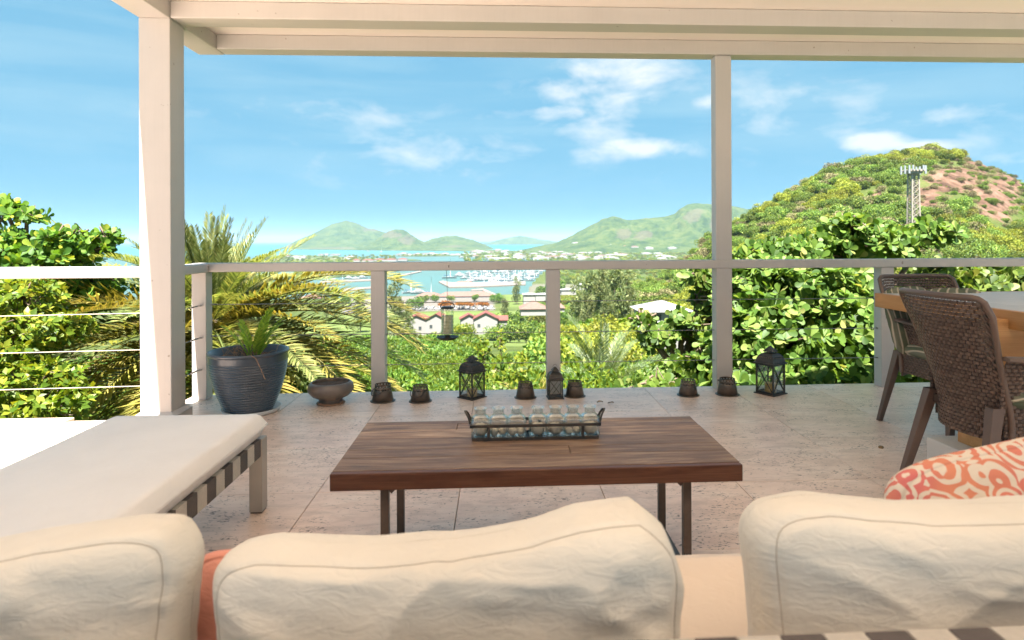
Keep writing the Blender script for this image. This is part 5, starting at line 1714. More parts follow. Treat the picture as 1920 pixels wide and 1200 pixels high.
def catamaran(L=13.0):
    t = thing('catamaran', 'broad white sailing catamaran moored in the marina', 'boat', (0, 0, 0), 0, 'catamarans in the marina')
    b = MB()
    hull(b, L, L * 0.13, 1.4, (0, -L * 0.2, 0))
    hull(b, L, L * 0.13, 1.4, (0, L * 0.2, 0))
    b.obj('hull', M['boat_white'], t)
    MB().box((-L * 0.05, 0, 1.9), (L * 0.55, L * 0.46, 1.2), taper=1.1).obj('cabin', M['boat_white'], t)
    MB().bx((-L * 0.25, -L * 0.236, 1.75), (L * 0.18, L * 0.236, 2.15)).obj('window', M['glass_dark'], t)
    MB().tube([(L * 0.05, 0, 2.4), (L * 0.05, 0, 1.35 * L)], 0.15, 6).obj('mast', M['mast'], t)
    MB().tube([(L * 0.05, 0, 3.4), (-L * 0.35, 0, 3.6)], 0.24, 6).obj('boom', M['boat_white'], t)
    return t
protos = [sailboat(), motor_yacht(), catamaran()]
used = [False] * 3
rb = random.Random(77)
def berth(px, py, kind, rz, sc=1.0, label=None, group=None):
    d = (EYE - SEA) / ((py - CY + (px - CX) * ROLL) / F)
    p = at(px, 450, d)
    o = protos[kind]
    if used[kind]:
        o = copy_tree(o)
    used[kind] = True
    o.location = (p.x, p.y, SEA)
    o.rotation_euler.z = rz
    o.scale = (sc, sc, sc)
    if label:
        o['label'] = label
    if group:
        o['group'] = group
    return o
# rows of berths behind the pier
for row, (py, x0, x1, n) in enumerate(((531, 905, 968, 9), (527, 880, 990, 13), (523, 872, 1000, 14), (519, 860, 1004, 15), (515.5, 862, 1008, 14), (512.5, 880, 1012, 12), (510, 900, 1014, 11))):
    for k in range(n):
        px = x0 + (x1 - x0) * (k + rb.uniform(-0.3, 0.3)) / (n - 1)
        berth(px, py + rb.uniform(-0.8, 0.8), rb.choice([0, 0, 1, 1, 2]), rb.uniform(-0.25, 0.25) + (math.pi if rb.random() < .5 else 0), rb.uniform(0.8, 1.25))
for px in (612, 627, 641, 655, 668, 680, 700, 713):
    berth(px, 527 - (px - 612) * 0.06 + rb.uniform(-1, 1), rb.choice([1, 1, 0]), rb.uniform(-0.3, 0.3), rb.uniform(0.8, 1.15), None, None)
berth(842, 522, 0, 0.1, 1.9, 'biggest white sailing yacht, lying behind the tip of the pier', 'large yacht at the pier tip')
berth(768, 550, 0, 0.5, 1.5, 'white sailing yacht alongside the near quay behind the round tree, mast tilted', 'yachts at the near quay')
berth(786, 551, 1, 0.2, 1.3, 'white motor cruiser alongside the near quay behind the round tree', 'yachts at the near quay')
berth(806, 553, 0, -0.1, 1.25, 'white sailing yacht at the near quay, upright mast right of the tilted one', 'yachts at the near quay')
for px, py, k in ((866, 484, 1), (874, 486, 2), (760, 505, 1), (690, 472, 1), (715, 473, 2), (970, 487, 0), (985, 488, 0), (993, 487, 0), (1000, 489, 0), (930, 490, 0), (940, 490, 0)):
    berth(px, py, k, rb.uniform(-0.5, 0.5), 1.4, 'white boat lying out in the bay beyond the railing', 'boats out in the bay')
# the pier with its pink paved head and café building, and the finger breakwaters
def pier(label, pts, w, h=1.2, name='pier', close=None):
    P = [(EYE - SEA - h) / ((py - CY + (px - CX) * ROLL) / F) for px, py in pts]
    q = [at(px, 450, d) for (px, py), d in zip(pts, P)]
    n = len(q)
    b = MB().add([(p.x, p.y, SEA + h) for p in q] + [(p.x, p.y, SEA - 1) for p in q], [tuple(range(n))[::-1]] + [(i, (i + 1) % n, n + (i + 1) % n, n + i) for i in range(n)])
    o = b.obj(name, M['dock'])
    return tag(o, label, 'pier')
pier('broad stone pier head pointing left into the marina water', [(822, 528), (842, 538), (900, 537), (985, 533), (985, 527), (900, 529), (845, 529), (830, 526)], 0, 1.6)
pier('thin pale breakwater bending towards the near shore', [(882, 543), (905, 540.5), (932, 552), (926, 554), (903, 543.5), (883, 544.5)], 0, 0.9)
pier('low dark jetty with moored dinghies right of the second railing post', [(768, 503), (812, 499), (813, 501), (769, 506)], 0, 1.4)
pier('white concrete wharf left of the second railing post', [(640, 541), (720, 536), (720, 538), (648, 545), (646, 556), (639, 556)], 0, 1.2)
pier('long quay edge in front of the red roofed villas', [(600, 530), (720, 524.5), (790, 509), (790, 507), (718, 522), (600, 527)], 0, 1.3)
t = house('low white café building with open dark front on the pier head', 856, 884, 527, 915, 4.0, 1.6, 'hip', D=9, roof='pink_roof', name='pier_house', wins=[(-6, 2), (-3, 2), (0, 2), (3, 2), (6, 2)])

# parked cars
def car(col):
    t = thing('parked_car', 'x', 'car', (0, 0, 0), 0, 'cars parked behind the lawn')
    b = MB()
    pr = [(-2.1, 0.35), (-2.15, 0.85), (-1.5, 0.95), (-1.0, 1.45), (0.5, 1.5), (1.1, 0.98), (2.0, 0.85), (2.15, 0.4)]
    n = len(pr)
    v = [(x, -0.85, z) for x, z in pr] + [(x, 0.85, z) for x, z in pr]
    b.add(v, [tuple(range(n)), tuple(range(n, 2 * n))[::-1]] + [(i, n + i, n + (i + 1) % n, (i + 1) % n) for i in range(n)])
    b.obj('body', M[col], t, bevel=0.08)
    MB().bx((-1.05, -0.86, 1.0), (0.7, 0.86, 1.36)).obj('window', M['glass_dark'], t)
    for x in (-1.35, 1.35):
        for y in (-0.8, 0.8):
            MB().tube([(x, y - 0.1, 0.33), (x, y + 0.1, 0.33)], 0.33, 12).obj('wheel', M['tyre'], t)
    return t
cars = {c: car(c) for c in ('car_white', 'car_red', 'car_dark')}
first = dict.fromkeys(cars, True)
rc = random.Random(8)
for px, d, c, lab in [(666, 480, 'car_red', 'red car parked by the casuarina tree, left of the second post'), (656, 490, 'car_white', 'white car parked beside the red one'), (648, 495, 'car_white', 'white car parked beside the red one'),
                  (772, 512, 'car_dark', 'dark car parked in front of the white cars near the round tree')] + \
        [(x, 515, rc.choice(['car_white', 'car_white', 'car_dark']), None) for x in range(752, 930, 9)] + [(x, 530, rc.choice(['car_white', 'car_white', 'car_dark']), None) for x in range(790, 930, 11)]:
    o = cars[c] if first[c] else copy_tree(cars[c])
    first[c] = False
    p = at(px + rc.uniform(-1, 1), 450, d)
    o.location = (p.x, p.y, gz(p) + 0.05)
    o.rotation_euler.z = rc.choice([1.2, 1.9, 0.1]) if lab is None else 0.2
    o['label'] = lab or ('white car in the long parked row below the orange trees' if c == 'car_white' else 'dark car in the long parked row below the orange trees')

# telephone mast on the right hand hill
def tower():
    p = at(1713, 450, 190)
    zb = gz(p) - 1
    zt = at(1713, 322, 190).z
    t = thing('cell_tower', 'tall lattice phone mast with pale antenna panels in front of the rocky hill', 'phone mast', (p.x, p.y, zb), 0)
    h = zt - zb
    w0, w1 = 1.25, 1.0
    cs = [(-1, -1), (1, -1), (1, 1), (-1, 1)]
    for x, y in cs:
        MB().bar((x * w0, y * w0, 0), (x * w1, y * w1, h), 0.34).obj('leg', M['tower_metal'], t)
    n = 12
    br = MB()
    for k in range(n):
        z0, z1 = h * k / n, h * (k + 1) / n
        a0, a1 = w0 + (w1 - w0) * k / n, w0 + (w1 - w0) * (k + 1) / n
        for q in range(4):
            (x, y), (x2, y2) = cs[q], cs[(q + 1) % 4]
            br.bar((x * a0, y * a0, z0), (x2 * a1, y2 * a1, z1), 0.12)
            br.bar((x2 * a0, y2 * a0, z0), (x * a1, y * a1, z1), 0.12)
            br.bar((x * a1, y * a1, z1), (x2 * a1, y2 * a1, z1), 0.12)
    stuff(br.obj('bracing', M['tower_metal'], t))
    MB().bx((-2.2, -2.2, h), (2.2, 2.2, h + 0.6)).obj('platform', M['tower_metal'], t)
    MB().bx((-1.7, -1.7, h - 0.6), (1.7, 1.7, h - 0.01)).obj('platform', M['tower_metal'], t)
    for x, y in ((-3.2, -1.0), (-2.45, -1.9), (-1.6, -2.3), (-0.65, -2.3), (0.4, -2.3), (1.55, -2.3), (2.4, -1.9), (3.15, -1.0), (-2.9, 1.3), (2.9, 1.3)):
        z0 = h - 0.7 if abs(x) > 2.3 else h + 0.3
        z1 = h + 1.7 if abs(x) > 1.5 else h + 1.2
        MB().bx((x - 0.24, y - 0.12, z0), (x + 0.24, y + 0.15, z1)).obj('antenna_panel', M['antenna'], t)
        MB().bar((x * 0.4, y * 0.4, h + 0.5), (x, y, h + 0.5), 0.15).obj('bracket', M['tower_metal'], t)
tower()
for px, py, d in ((1163, 500, 330), (1098, 505, 380), (1275, 690, 40)):
    p = at(px, py, d)
    zb = gz(p)
    hgt = {330: 11.0, 380: 10.0, 40: 5.0}[d]
    o = MB().tube([(0, 0, 0), (0, 0, hgt)], [0.14, 0.09], 8).obj('utility_pole', M['mast'], None, (p.x, p.y, zb))
    tag(o, {330: 'slim pale pole among the trees left of the slim roof post', 380: 'slim pale pole above the trees right of the third railing post', 40: 'short grey pole in the scrub left of the glossy branches'}[d], 'pole')
# ---------------------------------------------------------------- plants
def unit(a):
    return a / np.maximum(np.linalg.norm(a, axis=-1, keepdims=True), 1e-9)
BROAD = (np.array([(0, 0, 0), (.30, -.20, .03), (.30, 0, 0), (.30, .20, .03), (.72, -.30, .045), (.72, 0, -.01), (.72, .30, .045), (1, 0, -.05)]),
         [(0, 2, 1, 1), (0, 3, 2, 2), (1, 2, 5, 4), (2, 3, 6, 5), (4, 5, 7, 7), (5, 6, 7, 7)])
OVAL = (np.array([(0, 0, 0), (.45, -.24, .05), (.45, 0, 0), (.45, .24, .05), (1, 0, -.08)]), [(0, 2, 1), (0, 3, 2), (1, 2, 4), (2, 3, 4)])
_ob = [(0, .03), (.14, .09), (.34, .19), (.55, .285), (.75, .32), (.90, .25), (.985, .11)]
OBOVATE = (np.array([p for t_, w_ in _ob for p in ((t_, -w_, .05 * w_ / .3 - .06 * t_ * t_), (t_, 0, -.06 * t_ * t_), (t_, w_, .05 * w_ / .3 - .06 * t_ * t_))] + [(1.0, 0, -.065)]),
           [q for k in range(6) for q in ((3 * k, 3 * k + 1, 3 * k + 4, 3 * k + 3), (3 * k + 1, 3 * k + 2, 3 * k + 5, 3 * k + 4))] + [(18, 19, 21), (19, 20, 21)])
BLADE = (np.array([(0, 0, 0), (.5, -.14, .02), (.5, .14, .02), (1, 0, -.04)]), [(0, 2, 1), (1, 2, 3)])
def leaf_arrays(base, axis, nrm, L, tmpl, wid=1.0):
    T, Fc = tmpl
    axis = unit(axis)
    side = unit(np.cross(nrm, axis))
    up = np.cross(axis, side)
    L = np.asarray(L)[:, None, None]
    V = base[:, None, :] + L * (T[None, :, 0:1] * axis[:, None, :] + wid * T[None, :, 1:2] * side[:, None, :] + T[None, :, 2:3] * up[:, None, :])
    n, k = len(base), len(T)
    tri = []
    for f in Fc:
        if len(set(f)) == 4:
            tri += [(f[0], f[1], f[2]), (f[0], f[2], f[3])]
        else:
            g = []
            for q in f:
                if q not in g:
                    g.append(q)
            tri.append(tuple(g))
    tri = np.array(tri)
    Q = (np.arange(n)[:, None, None] * k + tri[None]).reshape(-1, 3)
    return V.reshape(-1, 3), Q
def merge(parts):
    V, Q, o = [], [], 0
    for v, q in parts:
        V.append(v)
        Q.append(q + o)
        o += len(v)
    return np.concatenate(V), np.concatenate(Q)
def rnd_dirs(n, rng, up=0.0):
    d = rng.normal(size=(n, 3))
    d[:, 2] += up
    return unit(d)

def branch_mesh(segs, n=6):
    b = MB()
    for pts, r0, r1 in segs:
        m = len(pts)
        b.tube(pts, [r0 + (r1 - r0) * i / (m - 1) for i in range(m)], n, caps=False)
    return b

def rosette_leaves(tips, rng, size, nleaf=(7, 11), updir=None, tmpl=OBOVATE, wid=1.0, spread=1.0):
    base, ax, nr, Ls = [], [], [], []
    for t in range(len(tips)):
        k = rng.integers(*nleaf)
        c = unit(rng.normal(size=3) * 0.45 + np.array(updir[t] if updir is not None else (0, 0, 1.0)))
        h = unit(np.cross(c, rng.normal(size=3)))
        g = np.cross(c, h)
        ph0 = rng.uniform(0, 6.28)
        for i in range(k):
            a = ph0 + 2.4 * i
            rad = math.cos(a) * h + math.sin(a) * g
            lift = rng.uniform(0.05, 0.75) * spread
            d = unit(rad + c * lift)
            base.append(tips[t] + c * rng.uniform(-0.25, 0.05) * size + rad * size * 0.08)
            ax.append(d)
            nr.append(unit(c * 1.0 - rad * lift * 0.6 + rng.normal(size=3) * 0.42))
            Ls.append(size * rng.uniform(0.55, 1.2))
    return leaf_arrays(np.array(base), np.array(ax), np.array(nr), np.array(Ls), tmpl, wid)

def broad_tree(name, label, cat, root, blobs, mat, leaf, rng, dens=1.0, group=None, tmpl=OBOVATE, nleaf=(7, 11), wid=1.0, trunk_r=0.07, inner=0.35):
    # blobs: ellipsoids (centre, radii, number of leaf rosettes)
    t = thing(name, label, cat, root, 0, group)
    r0 = np.array(root)
    tips, ups = [], []
    segs = []
    tr_top = np.mean([b[0] for b in blobs], axis=0) - r0
    tr_top[2] = min(b[0][2] - b[1][2] * 0.5 for b in blobs) - r0[2]
    tr_top[2] = max(tr_top[2], 0.4)
    segs.append(([(0, 0, 0), tuple(tr_top * np.array([.3, .3, .5])), tuple(tr_top)], trunk_r, trunk_r * 0.75))
    for c, rad, n in blobs:
        c, rad = np.array(c) - r0, np.array(rad)
        n = int(n * dens)
        d = rnd_dirs(n, rng, 0.25)
        rr = np.where(rng.random(n) < inner, rng.uniform(0.35, 0.85, n), rng.uniform(0.8, 1.06, n))
        lump = 1 + 0.35 * fbm(d * 1.7 + c, 1.3, 2)
        p = c + d * rad * (rr * lump)[:, None]
        tips.append(p)
        ups.append(unit(d * 0.7 + np.array([0, -0.25, 0.65])))
        segs.append(([tuple(tr_top), tuple((tr_top + c) / 2 + rng.normal(size=3) * 0.08), tuple(c)], trunk_r * 0.7, trunk_r * 0.35))
        for q in p[:: max(1, n // 26)]:
            segs.append(([tuple(c), tuple((c + q) / 2 + rng.normal(size=3) * 0.06), tuple(q)], trunk_r * 0.3, trunk_r * 0.08))
    V, Q = rosette_leaves(np.concatenate(tips), rng, leaf, nleaf, np.concatenate(ups), tmpl, wid)
    link('crown', fastmesh('crown', V, Q, mat), t)
    branch_mesh(segs).obj('trunk', M['bark'], t)
    return t

def gw(px, py, d):
    return np.array(at(px, py, d))
def blob(px, py, d, rx, ry, rz, n):
    return (gw(px, py, d), (rx * d / F, ry, rz * d / F), n)
def near_trees():
    rng = np.random.default_rng(41)
    g = 'glossy round leaved bushes beyond the railing'
    r = at(1530, 820, 7.4)
    broad_tree('round_leaf_tree', 'big glossy round leaved bush filling the view right of the slim roof post', 'bush', (r.x, r.y, -3.6),
               [blob(1500, 560, 7.3, 150, 0.9, 90, 300), blob(1440, 640, 7.0, 110, 0.8, 90, 230), blob(1580, 650, 6.9, 120, 0.8, 110, 280), blob(1500, 730, 6.6, 170, 0.8, 70, 260),
                blob(1470, 480, 7.6, 95, 0.5, 32, 85), blob(1620, 458, 7.6, 110, 0.5, 36, 110), blob(1590, 432, 7.5, 40, 0.35, 26, 26), blob(1740, 440, 7.6, 45, 0.35, 20, 34), blob(1400, 555, 7.4, 50, 0.5, 70, 60)],
               L['grape'], 0.104, rng, 2.1, group=g, inner=0.45)
    r = at(1830, 820, 7.8)
    broad_tree('round_leaf_tree', 'glossy round leaved bush behind the wicker chairs and table', 'bush', (r.x, r.y, -3.7),
               [blob(1800, 560, 7.9, 130, 0.8, 70, 190), blob(1920, 570, 7.6, 120, 0.8, 75, 170), blob(1720, 680, 7.2, 120, 0.7, 80, 170), blob(1900, 700, 7.4, 150, 0.8, 80, 130), blob(1860, 530, 7.9, 110, 0.6, 28, 60)],
               L['grape'], 0.104, rng, 2.1, group=g, inner=0.45)
    r = at(1290, 900, 7.8)
    broad_tree('round_leaf_tree', 'loose glossy branches reaching left of the slim roof post over the white roof', 'bush', (r.x, r.y, -3.6),
               [blob(1300, 600, 8.0, 60, 0.35, 16, 24), blob(1250, 625, 8.0, 55, 0.35, 13, 20), blob(1205, 600, 8.1, 30, 0.25, 10, 9), blob(1330, 560, 8.0, 30, 0.3, 34, 22), blob(1315, 520, 8.0, 40, 0.3, 12, 13),
                blob(1325, 640, 7.8, 30, 0.35, 14, 12), blob(1320, 700, 7.2, 50, 0.5, 34, 46), blob(1230, 722, 7.2, 70, 0.4, 9, 30), blob(1270, 690, 7.6, 30, 0.3, 14, 12), blob(1225, 642, 8.0, 22, 0.25, 8, 7)],
               L['grape'], 0.104, rng, 2.1, group=g, inner=0.45)
    r = at(20, 820, 7.6)
    broad_tree('almond_tree', 'leafy green tree at the left above the railing, twigs reaching right', 'tree', (r.x, r.y, -3.8),
               [blob(30, 462, 7.6, 70, 0.7, 30, 110), blob(-60, 500, 7.4, 100, 0.8, 60, 160), blob(130, 448, 7.6, 45, 0.4, 14, 40), blob(70, 480, 7.5, 90, 0.6, 28, 110), blob(165, 470, 7.7, 40, 0.3, 20, 40), blob(195, 442, 7.8, 22, 0.25, 8, 12),
                blob(10, 395, 7.6, 24, 0.3, 16, 22), blob(50, 404, 7.6, 20, 0.3, 9, 12), blob(115, 550, 7.9, 110, 0.6, 40, 150), blob(0, 560, 8.0, 80, 0.6, 60, 120), blob(150, 535, 8.0, 50, 0.5, 30, 60)],
               L['almond'], 0.105, rng, 1.25, tmpl=OBOVATE, wid=0.9, nleaf=(7, 12), trunk_r=0.06)
    r = at(40, 900, 6.2)
    broad_tree('lime_bush', 'bright yellow green bush below the left railing', 'bush', (r.x, r.y, -3.4),
               [blob(40, 560, 6.4, 60, 0.5, 40, 120), blob(110, 620, 6.3, 45, 0.4, 30, 110), blob(20, 630, 6.0, 80, 0.5, 45, 170), blob(50, 720, 5.8, 80, 0.5, 50, 190), blob(-60, 640, 6.0, 80, 0.6, 120, 200), blob(100, 760, 5.7, 70, 0.4, 40, 120)],
               L['lime'], 0.085, rng, tmpl=OVAL, wid=1.1, nleaf=(7, 12), trunk_r=0.04)
near_trees()

# ---- date palms: every frond its own part
def frond_mesh(name, L, droop, mat, rng, nl=62, leaf=0.32, width=0.020, vee=0.55, arch=0.25, curl=0.5):
    s = np.linspace(0, 1, 26)
    ang = arch - droop * s ** 1.5
    dx, dz = np.cos(ang), np.sin(ang)
    st = L / 25
    X = np.concatenate([[0], np.cumsum(dx[:-1] * st)])
    Z = np.concatenate([[0], np.cumsum(dz[:-1] * st)])
    Yc = 0.05 * L * (s ** 2) * rng.uniform(-1, 1)
    C = np.stack([X, Yc, Z], -1)
    Tn = unit(np.gradient(C, axis=0))
    u = np.linspace(0.10, 0.995, nl)
    bs = np.stack([np.interp(u, s, C[:, k]) for k in range(3)], -1)
    tn = unit(np.stack([np.interp(u, s, Tn[:, k]) for k in range(3)], -1))
    up = unit(np.cross(tn, np.cross(np.tile([0.0, 0, 1.0], (nl, 1)), tn)))
    sd = np.cross(up, tn)
    P = []
    prof = np.clip(np.minimum(u / 0.28, 1.0), 0.25, 1) * (1 - 0.55 * np.clip((u - 0.55) / 0.45, 0, 1) ** 1.6)
    for sg in (-1, 1):
        fw = 0.75 + 0.55 * u + rng.normal(size=nl) * 0.10
        ax = unit(sd * sg * 1.0 + tn * fw[:, None] + up * (vee + rng.normal(size=(nl, 1)) * 0.16) + rng.normal(size=(nl, 3)) * 0.05)
        ll = leaf * prof * rng.uniform(0.85, 1.12, nl)
        side = unit(np.cross(up, ax))
        n2 = np.cross(ax, side)
        dr = np.array([0, 0, -1.0]) * curl
        a = bs
        m_ = bs + ax * (ll * 0.5)[:, None] + dr * (ll * 0.03)[:, None]
        tip = bs + ax * ll[:, None] + dr * (ll * 0.22)[:, None]
        w = width * (0.6 + 0.4 * prof)
        q0, q1 = m_ + side * w[:, None] / 2 + n2 * 0.004, m_ - side * w[:, None] / 2 + n2 * 0.004
        V = np.stack([a, q0, q1, tip], 1).reshape(-1, 3)
        o = np.arange(nl)[:, None, None] * 4
        Q = (o + np.array([[(0, 1, 2), (1, 3, 2)]])).reshape(-1, 3)
        P.append((V, Q))
    # the midrib
    b = MB().tube([tuple(p) for p in C], [0.018 * (1 - 0.8 * k / 25) * (L / 2.6) ** 0.5 for k in range(26)], 5, caps=False)
    vv = np.concatenate(b.v)
    qq = np.array([t_ for f in b.f for t_ in ((f[0], f[1], f[2]), (f[0], f[2], f[3]))])
    V, Q = merge(P + [(vv, qq)])
    return fastmesh(name, V, Q, mat)

def palm(label, crown, L, fronds, rng, mats, ground, group=None, leaf=0.32, width=0.02, meshes=None):
    zt = crown[2]
    t = thing('date_palm', label, 'palm tree', (crown[0], crown[1], ground), 0, group)
    for az, el, key, sc in fronds:
        me = meshes[key][rng.integers(0, len(meshes[key]))]
        o = link('frond', me, t, (0.06 * math.cos(az), 0.06 * math.sin(az), zt - ground + 0.05 * math.sin(el)))
        o.rotation_euler = (rng.uniform(-0.25, 0.25), -el, az)
        o.scale = (sc, sc, sc)
    h = zt - ground
    b = MB()
    pr = []
    n = 26
    for k in range(n + 1):
        z = h * k / n
        pr.append((0.15 + 0.02 * (k % 2) + (0.08 * max(0, (k - n + 6) / 6)), z))
    pr += [(0.12, h + 0.1), (0.0, h + 0.16)]
    b.lathe(pr, 14).obj('trunk', M['bark'], t)
    return t
def palms():
    rng = np.random.default_rng(5)
    def set_(mat, L, leaf, w, arch=0.25, vee=0.5):
        return [frond_mesh('frond', L, dr, mat, rng, 84, leaf, w, vee, arch) for dr in (0.4, 0.7, 1.0)]
    g, y = set_(L['palm'], 3.1, 0.42, 0.045), set_(L['palm_yellow'], 3.1, 0.42, 0.043)
    stiff = [frond_mesh('frond', 2.7, dr, L['palm'], rng, 84, 0.36, 0.030, 0.6, 0.1) for dr in (0.2, 0.35)]
    ms = {'g': g, 'y': y, 's': stiff}
    c = np.array(at(395, 610, 8.6))
    fr = []
    for k in range(26):                     # upright heart of the crown
        fr.append((k * 2.39996 + 0.3, math.radians(rng.uniform(56, 86)), 's', rng.uniform(0.42, 0.58)))
    for k in range(34):
        fr.append((k * 2.39996, math.radians(rng.uniform(16, 50)), 'g', rng.uniform(0.42, 0.62)))
    for k in range(46):
        fr.append((k * 2.39996 + 1.0, math.radians(rng.uniform(-14, 18)), 'y' if k % 2 == 0 else 'g', rng.uniform(0.75, 1.0)))
    for k in range(46):
        fr.append((k * 2.39996 + 2.0, math.radians(rng.uniform(-45, -12)), 'y' if k % 4 else 'g', rng.uniform(0.75, 1.0)))
    palm('large date palm with yellowing lower fronds behind the corner column', c, 2.7, fr, rng, None, -4.1, meshes=ms)
    pm = [frond_mesh('frond', 2.2, dr, L['palm_pale'], rng, 60, 0.30, 0.020, 0.55, 0.15) for dr in (0.35, 0.6, 0.85)]
    c = np.array(at(1128, 745, 13.0))
    fr = [(k * 2.39996, math.radians(rng.uniform(12, 80)), 'p', rng.uniform(0.6, 0.82)) for k in range(30)]
    palm('small pale green palm just beyond the floor edge, right of the third railing post', c, 2.2, fr, rng, None, c[2] - 1.2, meshes={'p': pm})
    # yellowing frond tips of another low palm beside it
    c = np.array(at(1005, 770, 9.5))
    yy = [frond_mesh('frond', 1.3, dr, L['palm_yellow'], rng, 44, 0.20, 0.016, 0.5, 0.2) for dr in (0.4, 0.7)]
    fr = [(k * 2.39996, math.radians(rng.uniform(20, 60)), 'p', rng.uniform(0.4, 0.62)) for k in range(13)]
    palm('little low palm whose yellow frond tips show beside the small slender lantern', c, 1.3, fr, rng, None, c[2] - 0.8, meshes={'p': yy})
    # fern in the blue pot
    base, R, Hh = POT
    f = thing('fern', 'small bright green fern growing in the blue pot', 'fern', (base.x + 0.03, base.y, Hh - 0.04))
    fm = [frond_mesh('frond', 0.32, dr, L['fern'], rng, 26, 0.052, 0.016, 0.05, 0.15, 0.15) for dr in (0.5, 0.9)]
    for az, el, s in ((0.4, 1.15, 0.95), (1.2, 1.3, 1.0), (2.4, 1.1, 0.8), (3.3, 0.95, 0.8), (5.3, 1.0, 0.75), (0.0, 0.85, 0.8), (-0.5, 1.25, 1.05), (4.4, 1.2, 0.7), (0.9, 1.0, 0.85), (2.9, 1.25, 0.7)):
        o = link('frond', fm[rng.integers(0, 2)], f, (0.03 * math.cos(az), 0.03 * math.sin(az), 0.0), az, s)
        o.rotation_euler = (rng.uniform(-0.4, 0.4), -el, az)
palms()

# ---- shrubs and woodland
def crown_mesh(name, rng, R, n, leaf, mat, lobes=6, flat=0.8, tmpl=OVAL, wid=1.2, up=0.2, shell=0.75, hang=0.0):
    cen = [np.zeros(3)] + [np.array([math.cos(a) * R * rng.uniform(0.35, 0.7), math.sin(a) * R * rng.uniform(0.35, 0.7), rng.uniform(-0.25, 0.45) * R * flat]) for a in rng.uniform(0, 6.28, lobes)]
    P, D = [], []
    for c in cen:
        m = n // len(cen)
        d = rnd_dirs(m, rng, up)
        rad = R * rng.uniform(0.38, 0.62)
        rr = np.where(rng.random(m) < shell, rng.uniform(0.85, 1.05, m), rng.uniform(0.3, 0.9, m))
        P.append(c + d * np.array([1, 1, flat]) * (rad * rr)[:, None])
        D.append(d)
    P, D = np.concatenate(P), np.concatenate(D)
    P[:, 2] -= P[:, 2].min()
    ax = unit(D * 0.6 + rng.normal(size=P.shape) * 0.6 + np.array([0, 0, -hang]))
    nr = unit(D + rng.normal(size=P.shape) * 0.5)
    V, Q = leaf_arrays(P, ax, nr, leaf * rng.uniform(0.7, 1.3, len(P)), tmpl, wid)
    return fastmesh(name, V, Q, mat)

def scatter(name, X, Y, Z, idx, sc, protos, label=None):
    col = bpy.data.collections.new(name + '_kinds')
    for k, me in enumerate(protos):
        o = bpy.data.objects.new('%s_kind_%02d' % (name, k), me)
        col.objects.link(o)
    me = bpy.data.meshes.new(name)
    me.vertices.add(len(X))
    me.vertices.foreach_set('co', np.stack([X, Y, Z], -1).astype(np.float32).ravel())
    for nm, arr, ty in (('sc', sc, 'FLOAT'), ('rz', RNG.uniform(0, 6.28, len(X)), 'FLOAT'), ('idx', idx, 'INT')):
        a = me.attributes.new(nm, ty, 'POINT')
        a.data.foreach_set('value', np.asarray(arr, np.int32 if ty == 'INT' else np.float32))
    o = link(name, me)
    ng = bpy.data.node_groups.new(name, 'GeometryNodeTree')
    ng.interface.new_socket('Geometry', in_out='INPUT', socket_type='NodeSocketGeometry')
    ng.interface.new_socket('Geometry', in_out='OUTPUT', socket_type='NodeSocketGeometry')
    gi, go = ng.nodes.new('NodeGroupInput'), ng.nodes.new('NodeGroupOutput')
    ci = ng.nodes.new('GeometryNodeCollectionInfo')
    ci.inputs['Collection'].default_value = col
    ci.inputs['Separate Children'].default_value = True
    ci.inputs['Reset Children'].default_value = True
    ip = ng.nodes.new('GeometryNodeInstanceOnPoints')
    ip.inputs['Pick Instance'].default_value = True
    def na(nm, ty):
        n = ng.nodes.new('GeometryNodeInputNamedAttribute')
        n.data_type = ty
        n.inputs['Name'].default_value = nm
        return n.outputs['Attribute']
    cx = ng.nodes.new('ShaderNodeCombineXYZ')
    ng.links.new(na('rz', 'FLOAT'), cx.inputs[2])
    ng.links.new(gi.outputs[0], ip.inputs['Points'])
    ng.links.new(ci.outputs[0], ip.inputs['Instance'])
    ng.links.new(na('idx', 'INT'), ip.inputs['Instance Index'])
    ng.links.new(cx.outputs[0], ip.inputs['Rotation'])
    ng.links.new(na('sc', 'FLOAT'), ip.inputs['Scale'])
    ng.links.new(ip.outputs[0], go.inputs[0])
    md = o.modifiers.new('scatter', 'NODES')
    md.node_group = ng
    return stuff(o, label)

def spray(px0, px1, d0, d1, n, rng, log=True):
    px = rng.uniform(px0, px1, n)
    d = d0 * (d1 / d0) ** rng.random(n) if log else rng.uniform(d0, d1, n)
    P = np.array([at(a, 450, b) for a, b in zip(px, d)])
    return px, d, P[:, 0], P[:, 1]

